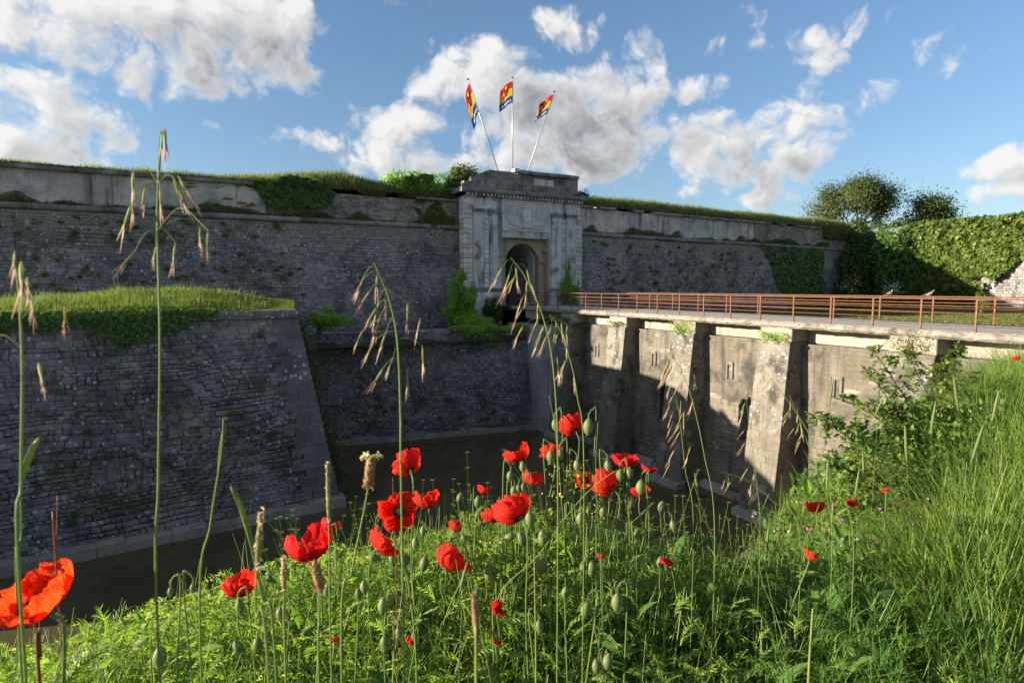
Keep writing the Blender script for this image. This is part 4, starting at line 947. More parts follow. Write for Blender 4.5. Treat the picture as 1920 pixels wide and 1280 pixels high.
for c, lab, nb in (((48.2, -2.6, 1.2), 'dark bush with one white mass of blossom in the dark corner', 130), ((44.5, .2, 1.6), 'dark bush thinly flecked with white blossom next to the rampart end', 50)):
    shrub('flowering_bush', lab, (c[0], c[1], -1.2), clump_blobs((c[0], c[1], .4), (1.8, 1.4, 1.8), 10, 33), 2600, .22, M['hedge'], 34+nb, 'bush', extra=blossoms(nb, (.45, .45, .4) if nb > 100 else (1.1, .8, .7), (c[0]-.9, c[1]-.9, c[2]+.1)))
shrub('young_shrub', 'pale yellow green sapling on the lawn behind the bridge railing', (36.5, -17.2, -1.1), clump_blobs((36.5, -17.2, .2), (.55, .5, 1.2), 8, 35), 900, .16, M['ivylight'], 36)
# shrubs about the gatehouse
b = clump_blobs((-8.2, 2.0, 9.5), (2.7, 1.2, 1.05), 14, 41, .6)+clump_blobs((-4.9, 1.6, 10.0), (1.8, 1.0, 1.05), 12, 42, .6)
shrub('ivy_bush', 'rounded bush on the rampart top leaning on the broken corner of the attic', (-4.8, 1.4, 8.8), b[14:], 5200, .19, M['ivylight'], 43, 'bush')
shrub('leafy_bush', 'broad leafy bush on the rampart top left of the attic', (-8.3, 2., 8.6), b[:14], 5200, .2, M['shrub'], 44, 'bush')
p = onx(860, 600, -6.9)
def col_blobs(x, y, z0, z1, r0, r1, n, seed):
    r_ = np.random.default_rng(seed); out = []
    for i in range(n):
        u = i/(n-1); R0 = r0+(r1-r0)*u; out.append((x+(r_.random()-.5)*R0*1.4, y+(r_.random()-.5)*R0, z0+(z1-z0)*u, R0*(.6+.5*r_.random()), R0*.6, .42))
    return out
shrub('ivy_column', 'fresh green leafy column standing above the low wall left of the gate passage', (-6.6, -1.5, -1.6), col_blobs(-6.6, -1.5, -1.0, 2.6, 1.0, .45, 12, 51)+col_blobs(-7.5, -1.6, -1.0, 1.8, .5, .25, 6, 52)+col_blobs(-5.7, -1.5, -1.2, 1.6, .6, .3, 6, 57), 7000, .15, M['shrub'], 53, 'ivy')
cb = [(-8.6+i*.62, -5.0-.13*i, -1.45+.1*math.sin(i*2), .6, .5, .22) for i in range(9)]+[(-6.6, -5.7, -1.9, .9, .35, .5), (-6.1, -5.9, -2.4, .55, .3, .5), (-7.3, -5.6, -1.7, .8, .35, .35), (-6.4, -4.0, -1.1, 1.1, 1.2, .5), (-6.5, -2.8, -1.0, 1.1, 1.2, .5)]
shrub('creeper', 'mat of bright creeper spilling over the top of the low wall by the gate', (-6.6, -5.2, -1.6), cb, 6500, .13, M['shrub'], 54, 'ivy')
shrub('ivy_column', 'pointed green creeper climbing the right pilaster behind the bridge railing', (4.1, -.8, -1.2), col_blobs(4.0, -.75, -1.0, 1.6, 1.1, .6, 9, 61)+col_blobs(4.0, -.55, 1.5, 3.9, .42, .1, 9, 62)+col_blobs(4.9, -.6, 1., 2.0, .25, .12, 3, 63), 5000, .15, M['shrub'], 64, 'ivy')
shrub('flower_shrub', 'dark shrub growing between the gate opening and the ivy column', (-3.4, -.9, -1.6), clump_blobs((-3.4, -.7, -.2), (1.0, .6, 1.3), 10, 66), 2600, .14, M['hedge'], 67)
shrub('feathery_shrub', 'bright feathery shrub at the corner between the bastion and the low wall', (-18.2, -5.6, -1.4), clump_blobs((-17.6, -5.8, -.35), (1.35, .7, .75), 14, 71), 2600, .15, M['shrub'], 72)
shrub('flowering_bush', 'bush with white flower heads on the right end of the gate cornice', (5.6, .7, 9.3), clump_blobs((5.5, .4, 9.5), (.85, .5, .5), 9, 73), 1100, .15, M['hedge'], 74, 'bush', extra=blossoms(70, (.5, .3, .28), (5.4, .0, 9.55)))
# bare shrub on the low terrace
o = thing('bare_shrub', 'leafless grey shrub standing on the low terrace before the rampart wall', 'shrub', (-9.7, -2.5, -1.6)); rr = np.random.default_rng(75); mb = MB(); tp = []
for k in range(7):
    a = k*.9; branches(mb, np.array([-9.7, -2.5, -1.6]), unit([math.cos(a)*.45, math.sin(a)*.3, 1]), 1.1, .022, 2, rr, tp, .35, .3)
mb.build('stem', M['twig'], o)
# tufts on the buttress caps
for k, (y, lab) in enumerate(((PY[1], 'farthest'), (PY[2], 'second farthest'), (PY[3], 'middle'), (PY[4], 'second nearest'), (PY[5], 'nearest'))):
    s = 1.0 if k > 1 else .6
    shrub('cap_tuft', ['small green tuft on the cap of the buttress nearest the gate', 'low tuft on the cap of the shaded buttress next to the gate end', 'rounded tuft with a pink flower on the cap of the half lit buttress', 'low grassy tuft on the cap of the big sunlit buttress', 'large silvery bush on the cap of the buttress behind the arching shrub'][k], (-2.62, y, -.86),
          [(-2.68+.1*math.sin(i*3), y-.6+i*.2, -.68+.1*math.sin(i*2.3)+(.2 if k == 4 else .08*(k == 2)), .24*s, .22, (.2 if k not in (2, 4) else .34)*s+(.1 if k == 4 else 0)) for i in range(7)], 900 if k > 1 else 400, .07, M['shrub' if k in (2, 3) else 'rampart_grass'], 80+k, 'plant', 4, 'tufts on the buttress caps', .35)
    if k == 2: mb_ = leaves(np.array([-2.8, y+.1, -.3])+np.random.default_rng(3).normal(size=(16, 3))*.07, np.tile([-1, -.4, .4], (16, 1)), .06, 4, .8, 1); obj('valerian_flowers', *mb_, M['pinkflower'], kind='stuff')
# ------------------------------------------------------------------ flags
def flag(label, base, top, hoist, fly, droop, seed):
    o = thing('flagpole', label, 'flag', base, 'flags on the gatehouse'); base = np.array(base); top = np.array(top); d = unit(top-base); L = np.linalg.norm(top-base)
    V, F = tube([base, top], [.05, .04], 8); obj('pole', V, F, M['pole'], o, smooth=True)
    mb = MB(); mb.tube([top, top+d*.05], [.05, .13], 8); mb.tube([top+d*.05, top+d*.12], [.13, .03], 8); mb.build('finial', M['dark_metal'], o)
    nu, nv = 22, 16; V = []; uvs = []; f_ = np.array(fly)
    for i in range(nu):
        for j in range(nv):
            u = i/(nu-1); v = j/(nv-1); w = math.sin(u*7+seed+v*1.2)*.11*u+math.sin(u*13+v*4+seed)*.035*u
            V.append(top-d*(.25+v*hoist)+f_*u*(1-.12*v*0)+np.array([0, 0, -droop*u**1.35])+np.array([.25, -.85, 0])*w*1.3); uvs.append((u, v, 0))
    F = [(i*nv+j, (i+1)*nv+j, (i+1)*nv+j+1, i*nv+j+1) for i in range(nu-1) for j in range(nv-1)]
    ob = obj('banner', V, F, M['flag'], o, smooth=True); at_ = ob.data.attributes.new('cloth', 'FLOAT_VECTOR', 'POINT'); at_.data.foreach_set('vector', np.array(uvs, dtype=np.float32).ravel())
    V, F = tube([top-d*.2+np.array([.04, -.06, 0]), base+d*1.2+np.array([.05, -.06, 0])], .006, 4); obj('halyard', V, F, M['dark_metal'], o)
m, Tf, bf = newmat('striped_banner')
uv = Tf.n('ShaderNodeAttribute', attribute_name='cloth').outputs['Vector']; s_ = Tf.n('ShaderNodeSeparateXYZ', {0: uv}); U_, V_ = s_.outputs[0], s_.outputs[1]
col = Tf.mix(Tf.m('GREATER_THAN', V_, .3), (.45, .025, .025), (.62, .42, .02)); col = Tf.mix(Tf.m('GREATER_THAN', V_, .66), col, (.025, .06, .24))
def ell(cx, cy, rx, ry):
    a = Tf.m('POWER', Tf.m('DIVIDE', Tf.m('SUBTRACT', U_, cx), rx), 2.); b_ = Tf.m('POWER', Tf.m('DIVIDE', Tf.m('SUBTRACT', V_, cy), ry), 2.); return Tf.m('LESS_THAN', Tf.m('ADD', a, b_), 1.)
for (cx, cy, rx, ry, c) in ((.5,.34,.17,.22,(.03,.02,.015)), (.5,.16,.08,.07,(.7,.5,.03)), (.38,.3,.07,.16,(.03,.02,.015)), (.62,.3,.07,.16,(.03,.02,.015)), (.5,.36,.07,.1,(.5,.04,.03)), (.74,.52,.13,.1,(.6,.03,.03)), (.82,.42,.06,.08,(.6,.03,.03)),
      (.18,.86,.05,.05,(.75,.7,.5)), (.34,.86,.05,.05,(.75,.7,.5)), (.5,.86,.05,.05,(.75,.7,.5)), (.66,.86,.05,.05,(.75,.7,.5)), (.82,.86,.05,.05,(.75,.7,.5))): col = Tf.mix(ell(cx, cy, rx, ry), col, c)
nt = m.node_tree; trn = Tf.n('ShaderNodeBsdfTranslucent', {'Color': col}); nt.links.new(col, bf.inputs['Base Color']); bf.inputs['Roughness'].default_value = .8
mx = Tf.n('ShaderNodeMixShader', {0: .45, 1: bf.outputs[0], 2: trn.outputs[0]}); nt.links.new(mx.outputs[0], nt.nodes['Material Output'].inputs[0]); M['flag'] = m
YF = 1.6
for lab, pb, pt, ho, fly, dr_, sd in (('banner of red, yellow and blue hanging almost slack from the pole that leans left', (932, 315), (878, 150), 2.3, (-.6, -.35, 0), 1.6, 1.),
        ('striped banner blowing from the upright middle pole above the gate', (961, 312), (961, 147), 1.75, (-1.35, -.3, 0), 1.05, 2.), ('striped banner blowing from the pole that leans right', (990, 320), (1039, 173), 1.85, (-1.45, -.35, 0), 1.05, 4.)):
    a = ony(*pb, YF); b = ony(*pt, YF); flag(lab, a-(b-a)/np.linalg.norm(b-a)*.7, b, ho, fly, dr_, sd)
# ------------------------------------------------------------------ pigeons on the railing
def pigeon(label, y, head, x=-2.3, z=1.12):
    """head: heading angle of the bird in the ground plan; its head is turned along it"""
    o = thing('pigeon', label, 'bird', (x, y, z), 'birds by the bridge railing')
    c, s = math.cos(head), math.sin(head); Rm = np.array([[c, -s, 0], [s, c, 0], [0, 0, 1]])
    prof = [(-.15, .10, .012, .01), (-.1, .105, .03, .018), (-.05, .115, .052, .045), (0, .13, .066, .064), (.05, .15, .06, .062), (.085, .185, .042, .042), (.1, .22, .03, .03), (.115, .25, .029, .03), (.135, .262, .024, .024), (.15, .26, .009, .009), (.175, .25, .003, .003)]
    V = []; k = 12
    for (px_, pz, ry, rz) in prof:
        for j in range(k): a = 2*math.pi*j/k; V.append((px_, ry*math.cos(a), pz+rz*math.sin(a)))
    F = [(i*k+j, i*k+(j+1) % k, (i+1)*k+(j+1) % k, (i+1)*k+j) for i in range(len(prof)-1) for j in range(k)]+[tuple(range(k))[::-1], tuple((len(prof)-1)*k+j for j in range(k))]
    L0 = np.array([x, y, z]); obj('body', np.array(V)@Rm.T+L0, F, M['pigeon'], o, smooth=True)
    tl_ = np.array([(-.12, -.03, .1), (-.12, .03, .1), (-.24, .04, .07), (-.24, -.04, .07), (-.12, -.03, .115), (-.12, .03, .115), (-.24, .04, .078), (-.24, -.04, .078)]); obj('tail', tl_@Rm.T+L0, [(0,3,2,1), (4,5,6,7), (0,1,5,4), (1,2,6,5), (2,3,7,6), (3,0,4,7)], M['pigeon_dark'], o)
    for sg in (-1, 1):
        w = np.array([(.06, sg*.058, .17), (-.02, sg*.07, .165), (-.17, sg*.025, .105), (-.02, sg*.072, .105), (.05, sg*.066, .125)]); w2 = w+np.array([0, sg*.012, 0])
        obj('wing', np.vstack([w, w2])@Rm.T+L0, [(0,1,2,3,4)[::-1], (5,6,7,8,9)]+[(i, (i+1) % 5, 5+(i+1) % 5, 5+i) for i in range(5)], M['pigeon_wing'], o)
        V, F = tube(np.array([(.01, sg*.022, .09), (.02, sg*.024, .04), (.02, sg*.025, .0)])@Rm.T+L0, .006, 5); obj('leg', V, F, M['brick'], o)
        V, F = tube(np.array([(-.01, sg*.025, .004), (.05, sg*.03, .004)])@Rm.T+L0, .005, 4); obj('foot', V, F, M['brick'], o)
M['pigeon'] = plain_mat('grey_brown_plumage', (.2,.17,.15), .7, c2=(.27,.235,.21), sc=20); M['pigeon_wing'] = plain_mat('wing_plumage', (.22,.18,.15), .7, c2=(.13,.11,.1), sc=30); M['pigeon_dark'] = plain_mat('tail_plumage', (.07,.065,.065), .7)
pigeon('grey brown pigeon sitting on the top rail, facing right, nearer the gate of the two', onx(1667, 555, -2.3)[1], -.3)
pigeon('brown pigeon crouching on the top rail to the right of the other one', onx(1742, 557, -2.3)[1], -.9)

# ================================================================== THE BANK IN FRONT
def vc_of(P): return P[..., 1]-CY
def dmax(px, py, vmax=2.75):
    r = ray(px, py); return vmax/max(r[1], .05)
def in_view(x, y, m=.25):
    dx = x-CX; dy = y-CY; d = dx*math.sin(YAW)+dy*math.cos(YAW); s = dx*math.cos(YAW)-dy*math.sin(YAW); return (d > .25) & (np.abs(s) < d*.88+m)
def scatter_bank(n, seed, v0=.45, v1=3.1, dens=None, u1=8.5):
    r = np.random.default_rng(seed); n = int(n*1.2); x = CX-4.8+(u1+4.8)*r.random(n); y = CY+v0+(v1-v0)*r.random(n); k = in_view(x, y)
    if dens is not None: k &= r.random(n) < dens(x-CX, y-CY)
    return x[k], y[k]
# --- undergrowth: what nobody could count
def h_env(u, v):      # how tall the plants stand
    return .75+.35*vnoise(u*1.7, v*1.7, 3)
dist = lambda x, y: np.hypot(x-CX, y-CY)
# fine meadow grass
x, y = scatter_bank(120000, 1, dens=lambda u, v: np.clip(.36+.35*vnoise(u*1.2, v*1.2, 8)+np.clip((u-1.6)/1.8, 0, .75), 0, 1)*np.clip((np.hypot(u, v)-.35)/.6, 0, 1))
u = x-CX; AZ_ = np.degrees(np.arctan2(u, y-CY)); rg = np.clip((AZ_-59)/7, 0, 1); near = np.clip(dist(x, y)/(1.4+1.3*rg), .3, 1)
h = (.13+.2*rg+.16*vnoise(u*2.2, y*2.2, 4)+.16*np.clip((AZ_-63)/5, 0, 1))*(.5+.8*rng.random(len(x)))*near
obj('meadow_grass', *blades(np.c_[x, y, bank_z(x, y)-.02], h, .003+.0045*rng.random(len(x)), .75, 2, 4, lean_dir=(.35, -.1)), M['grass'], kind='stuff')
x, y = scatter_bank(2600, 8, v0=.7, dens=lambda u, v: np.clip(.12+(u-.6)/2, .1, .8)); h = (.22+.26*rng.random(len(x)))*np.clip(dist(x, y)/1.5, .45, 1)*(1-.3*np.exp(-((x-CX-2.5)/.9)**2))
obj('broad_grass', *blades(np.c_[x, y, bank_z(x, y)-.02], h, .007+.006*rng.random(len(x)), 1.1, 9, 6, 1.2), M['bluegrass'], kind='stuff')
x, y = scatter_bank(13000, 3, v0=1.55, v1=3.6, dens=lambda u, v: np.clip((np.degrees(np.arctan2(u, v))-61)/4, 0, 1)*.8)
h = (.2+.34*vnoise((x-CX)*1.6, y*1.6, 4))*(.5+.7*rng.random(len(x)))
obj('tall_grass', *blades(np.c_[x, y, bank_z(x, y)-.02], h, .004+.005*rng.random(len(x)), 1.0, 4, 5, lean_dir=(.5, -.2)), M['bluegrass'], kind='stuff')
n = 26000; x = CX+7.5+9*rng.random(n); y = CY-1.5+5*rng.random(n)      # the meadow goes on to the right of the frame
obj('meadow_grass', *blades(np.c_[x, y, bank_z(x, y)-.02], (.2+.3*vnoise(x*1.3, y*1.3, 4))*(.5+.7*rng.random(n)), .005+.005*rng.random(n), .9, 14, 3, lean_dir=(.5, -.2)), M['grass'], kind='stuff')
# upright stems: poppy and bedstraw stalks
x, y = scatter_bank(5500, 5, v0=.95, dens=lambda u, v: np.exp(-((u-.9)/1.3)**2)*.75+.06)
h = (.24+.22*rng.random(len(x)))*np.clip(dist(x, y)/1.5, .4, 1); V, F = blades(np.c_[x, y, bank_z(x, y)-.02], h, np.full(len(x), .0024), .3, 6, 4, lean_dir=(.3, 0)); obj('herb_stalks', V, F, M['stempale'], kind='stuff')
# feathered poppy leaves
def pinnate(n_lobes, seed, w=.34):
    r = np.random.default_rng(seed); V = []; F = []; N_ = 9
    ax = np.array([(t, 0, .28*t*(1-t)*2-.30*t*t) for t in np.linspace(0, 1, N_)])
    for i in range(N_): V += [ax[i]+np.array([0, .018*(1-i/N_)+.004, 0]), ax[i]-np.array([0, .018*(1-i/N_)+.004, 0])]
    F += [(2*i, 2*i+1, 2*i+3) for i in range(N_-1)]+[(2*i, 2*i+3, 2*i+2) for i in range(N_-1)]
    for i in range(1, N_-1):
        t = i/(N_-1); L = w*math.sin(math.pi*min(t*.85+.15, 1))**.8*(.7+.5*r.random())
        for s in (-1, 1):
            if r.random() < .18: continue
            L *= .55+.75*r.random(); b = len(V); p = ax[i]; V += [p+np.array([-.035, s*.015, 0]), p+np.array([.04, s*.015, 0]), p+np.array([.10+.5*L*.4, s*L*.6, .02]), p+np.array([.12+L*.45, s*L, -.01-.05*r.random()])]
            F += [(b, b+1, b+2), (b, b+2, b+3)] if s < 0 else [(b+1, b, b+2), (b+2, b, b+3)]
    return np.array(V), np.array(F)
def lance(seed):
    V = []; N_ = 6
    for i in range(N_):
        t = i/(N_-1); w = .14*math.sin(math.pi*min(max(t, .04), .985))**.8; z = .35*t-.4*t*t
        V += [(t, w, z+.03), (t, 0, z), (t, -w, z+.03)]
    F = []
    for i in range(N_-1):
        a = 3*i
        for (p, q) in ((0, 1), (1, 2)): F += [(a+p, a+q, a+3+q), (a+p, a+3+q, a+3+p)]
    return np.array(V), np.array(F)
def place_leaves(proto, C, L, seed, el=(.1, 1.0), face=None):
    """copies of one leaf shape, base at C, length L, pointing out and up"""
    r = np.random.default_rng(seed); U, F = proto; n = len(C); a = r.random(n)*2*math.pi; e = el[0]+(el[1]-el[0])*r.random(n); ro = (r.random(n)-.5)*1.2
    d = np.c_[np.cos(a)*np.cos(e), np.sin(a)*np.cos(e), np.sin(e)]; s = np.c_[-np.sin(a), np.cos(a), np.zeros(n)]; t = np.cross(d, s)
    s2 = s*np.cos(ro)[:, None]+t*np.sin(ro)[:, None]; t2 = np.cross(d, s2)
    V = C[:, None]+L[:, None, None]*(U[None, :, :1]*d[:, None]+U[None, :, 1:2]*s2[:, None]+U[None, :, 2:]*t2[:, None])
    return V.reshape(-1, 3), (F[None]+np.arange(n)[:, None, None]*len(U)).reshape(-1, F.shape[1])
parts = []
for q in range(4):
    x, y = scatter_bank(11000, 10+q, v0=.6, dens=lambda u, v: np.clip(1.1-np.abs(u-.3)/3.0, .12, 1)*(.45+.55*vnoise(u*3, v*3, 9)))
    nr = np.clip(dist(x, y)/1.5, .35, 1); hh = (.26*rng.random(len(x))**1.2+.03)*nr*h_env(x, y)
    parts.append(place_leaves(pinnate(7, q, .28+.05*q), np.c_[x, y, bank_z(x, y)+hh], (.045+.055*rng.random(len(x)))*(.6+.4*nr), 20+q, (-.2, 1.1)))
obj('poppy_leaves', *merge(parts), M['herb'], kind='stuff')
parts = []
for q in range(2):
    x, y = scatter_bank(12000, 30+q, v0=.85, dens=lambda u, v: np.clip((u-.6)/2.2, .1, 1.)*(.3+.75*vnoise(u*1.6, v*1.6, 12)))
    nr = np.clip(dist(x, y)/1.5, .4, 1); hh = (.24*rng.random(len(x))+.02+.22*rng.random(len(x))*np.clip((np.degrees(np.arctan2(x-CX, y-CY))-60)/6, 0, 1)*np.clip((y-CY-1.1)/.5, 0, 1))*nr
    parts.append(place_leaves(lance(q), np.c_[x, y, bank_z(x, y)+hh], (.06+.08*rng.random(len(x)))*nr, 40+q, (-.1, 1.2)))
obj('broad_leaves', *merge(parts), M['broad'], kind='stuff')
# small round leaves low down and bedstraw whorls
x, y = scatter_bank(16000, 50, v0=.6); hh = .22*rng.random(len(x))*np.clip(dist(x, y)/1.5, .4, 1)
obj('small_leaves', *leaves(np.c_[x, y, bank_z(x, y)+hh], np.tile([-.2, -.2, 1.], (len(x), 1)), .028, 51, .55, 1.3), M['herb'], kind='stuff')
# bedstraw: whorled stalks in front of the water
parts = []; r = np.random.default_rng(61); st = MB()
for i in range(150):
    px = 900+650*r.random() if i < 110 else 500+400*r.random(); d = 1.7+1.0*r.random(); g = at(px, 900, d); g = np.array([g[0], g[1], 0]); v = vc_of(g)
    if v > 2.75: g[1] = CY+2.75
    b = float(bank_z(g[0], g[1])); H = .34+.2*r.random(); top = np.array([g[0]+.06*r.normal(), g[1]+.06*r.normal(), b+H]); sp_ = spline([(g[0], g[1], b), (g[0]+.02*r.normal(), g[1], b+H*.5), top], 10); st.tube(sp_, .0015, 3, cap=False)
    for q in sp_[3:]:
        n = 7; a = r.random()*6+np.arange(n)*6.283/n; C = q+np.c_[np.cos(a), np.sin(a), np.full(n, .3)]*.007
        for k in range(n):
            pass
        dv = np.c_[np.cos(a), np.sin(a), np.full(n, .25)]; L = .008+.006*r.random(); w = np.c_[-np.sin(a), np.cos(a), np.zeros(n)]*.0022
        V = np.stack([q+dv*.002-w, q+dv*.002+w, q+dv*L+w*.3, q+dv*L-w*.3], 1).reshape(-1, 3); parts.append((V, np.arange(n*4).reshape(n, 4)))
obj('bedstraw_leaves', *merge(parts), M['herb'], kind='stuff'); st.build('bedstraw_stalks', M['stemgreen'], kind='stuff')
# feathery fennel in the lower right corner
pts = []; r = np.random.default_rng(70); sp_ = []
for i in range(70):
    px = 1480+420*r.random(); d = 1.2+.7*r.random(); g = at(px, 1150, d); b = float(bank_z(g[0], g[1])); H = .2+.22*r.random(); top = np.array([g[0]+.1*r.normal(), g[1]+.08*r.normal(), b+H])
    for q in spline([(g[0], g[1], b), (g[0], g[1], b+H*.5), top], 14)[2:]:
        n = 10; pts.append(q+r.normal(size=(n, 3))*.004); 
P_ = np.concatenate(pts); V, F = blades(P_, .02+.035*rng.random(len(P_)), np.full(len(P_), .0016), 1.3, 71, 2); obj('fennel_leaves', V, F, M['broad'], kind='stuff')
# yellow stonecrop, small white and pink flowers between the plants
def flecks(name, px0, px1, py0, py1, n, d0, d1, size, mat, seed, clump=6, sp=.025):
    r = np.random.default_rng(seed); C = []
    for i in range(n):
        px = px0+(px1-px0)*r.random(); py = py0+(py1-py0)*r.random(); d = min(d0+(d1-d0)*r.random(), dmax(px, py)); C.append(at(px, py, d)+r.normal(size=(clump, 3))*sp)
    C = np.concatenate(C); obj(name, *leaves(C, np.tile(-ray(960, 640)+np.array([0, 0, .5]), (len(C), 1)), size, seed, .8, 1.), M[mat], kind='stuff')
flecks('stonecrop_flowers', 1020, 1180, 880, 1010, 12, 1.9, 2.2, .009, 'yellow', 81, 12, .022)
flecks('stonecrop_flowers', 820, 1010, 980, 1080, 6, 1.7, 2.0, .008, 'yellow', 82, 8, .02)
flecks('cranesbill_flowers', 1500, 1790, 930, 1020, 26, 2.6, 3.2, .012, 'pinkflower', 83, 3, .01)
flecks('white_flowers', 1380, 1620, 950, 1020, 7, 2.2, 2.6, .014, 'blossom', 84, 5, .008)
x, y = scatter_bank(1800, 85, v0=1.2, v1=2.9, dens=lambda u, v: np.clip((u-2.6)/1., 0, 1)*.5); obj('red_stalks', *blades(np.c_[x, y, bank_z(x, y)], .15+.25*rng.random(len(x)), np.full(len(x), .003), .4, 86, 4), M['seed'], kind='stuff')

# ------------------------------------------------------------------ poppies
def frame(ax):
    ax = unit(ax); t = unit(np.cross(ax, [.3, .2, .93])); return t, np.cross(ax, t), ax
def petal(R_, openn, th0, width, seed, inner=1.):
    """a crumpled petal on a bowl; the bowl closes as openn falls"""
    r = np.random.default_rng(seed); na, nb = 19, 13; V = []; at_ = []; ph = r.random(8)*6.28
    fm = R(122-62*openn)*(.78+.42*r.random())*(.62 if r.random() < .16 else 1); rho = R_*inner/(1. if fm > math.pi/2 else math.sin(fm)**.8)
    for b in np.linspace(0, 1, nb):
        for a in np.linspace(-1, 1, na):
            bb = b*(1-.26*abs(a)**2.6+.05*math.sin(a*9+ph[6])+.03*math.sin(a*23+ph[7])); th = th0+a*width; f = fm*bb
            n = R_*bb**1.6*(.11*math.sin(a*5+ph[0])+.085*math.sin(a*11+ph[1]+bb*5)+.06*math.sin(a*21+ph[2]-bb*9)+.035*math.sin(a*33+ph[3]+bb*13)+.055*math.sin(bb*15+a*6+ph[4]))
            rr_ = (rho+n)*math.sin(f)*(1-.08*bb)+.03*R_; z = rho*(1-math.cos(f))*.92-n*math.cos(f)*.8
            V.append((rr_*math.cos(th), rr_*math.sin(th), z)); at_.append((a, b, 0))
    F = [(i*na+j, i*na+j+1, (i+1)*na+j+1, (i+1)*na+j) for i in range(nb-1) for j in range(na-1)]
    return np.array(V), F, np.array(at_, dtype=np.float32)
def hairs(path, n, L, seed):
    r = np.random.default_rng(seed); k = r.random(n)*(len(path)-1.01); i = k.astype(int); f = (k-i)[:, None]; C = path[i]*(1-f)+path[i+1]*f
    d = unit(r.normal(size=(n, 3))); w = unit(np.cross(d, r.normal(size=(n, 3))))*L*.035
    V = np.stack([C-w, C+w, C+d*L], 1).reshape(-1, 3); return V, np.arange(n*3).reshape(n, 3)
def foot_of(c, seed, spread=.05):
    r = np.random.default_rng(seed); x = c[0]+spread*r.normal(); y = c[1]-abs(spread*r.normal())*.5; y = min(y, CY+ED+.1); return np.array([x, y, float(bank_z(x, y))-.02])
def poppy(label, px, py, size, ax, openn=.55, mat='poppy', seed=0, npet=4, d=None):
    """ax: where the flower opens, as (right, up, away from the photographer)"""
    d = d or min(.085*FPX/size, dmax(px, py)); c = at(px, py, d); R_ = size*d/FPX*.54
    rt = np.array([math.cos(YAW), -math.sin(YAW), 0]); fw = np.array([math.sin(YAW), math.cos(YAW), 0]); axw = unit(rt*ax[0]+np.array([0, 0, 1.])*ax[1]+fw*ax[2])
    t, b, a = frame(axw); H = R_*(1.5-openn*1.0); base = c-a*H*.55
    o = thing('poppy', label, 'flower', foot_of(c, seed), 'red poppies on the bank'); g = wloc(o)
    r = np.random.default_rng(seed); off = r.random()*6.28
    for k in range(npet):
        V, F, q = petal(R_, openn, off+k*2*math.pi/npet+(.15*r.normal()), 1.3 if npet == 4 else 1.0, seed*10+k, 1. if k % 2 else .88)
        V = base+V[:, :1]*t+V[:, 1:2]*b+V[:, 2:]*a; ob = obj('petal', V, F, M[mat], o, smooth=True); at_ = ob.data.attributes.new('petal', 'FLOAT_VECTOR', 'POINT'); at_.data.foreach_set('vector', q.ravel())
    # seed capsule and the ring of stamens
    cp = MB(); prof = np.array([(0, .2), (.05, .2), (.28, .19), (.4, .22), (.43, .2), (.46, .02)]); cp.tube(base+a*prof[:, :1]*R_*.9, prof[:, 1]*R_*.75, 8); cp.build('capsule', M['capsule'], o, smooth=True)
    sb = MB()
    for k in range(16):
        an = k*.393+r.random()*.2; rr_ = R_*(.22+.12*r.random()); p1 = base+a*R_*(.3+.15*r.random())+(t*math.cos(an)+b*math.sin(an))*rr_; sb.tube(np.array([base+a*.04*R_, p1]), R_*.015, 3, False); sb.tube(np.array([p1-a*R_*.05, p1+a*R_*.05]), R_*.05, 4)
    sb.build('stamens', M['stamen'], o)
    p = spline([g, (g*.45+base*.55)+rt*.02*r.normal(), base-a*R_*.9*.7-np.array([0, 0, R_*.9]), base-a*R_*.25, base+a*.01], 22)
    V, F = tube(p, np.linspace(.0022, .0016, len(p))*(1 if d > 1 else 1.1), 5, cap=False); obj('stem', V, F, M['stemgreen'], o, smooth=True)
    V, F = hairs(p[8:], 130, .0065, seed); obj('stem_hairs', V, F, M['hair'], o)
    return o
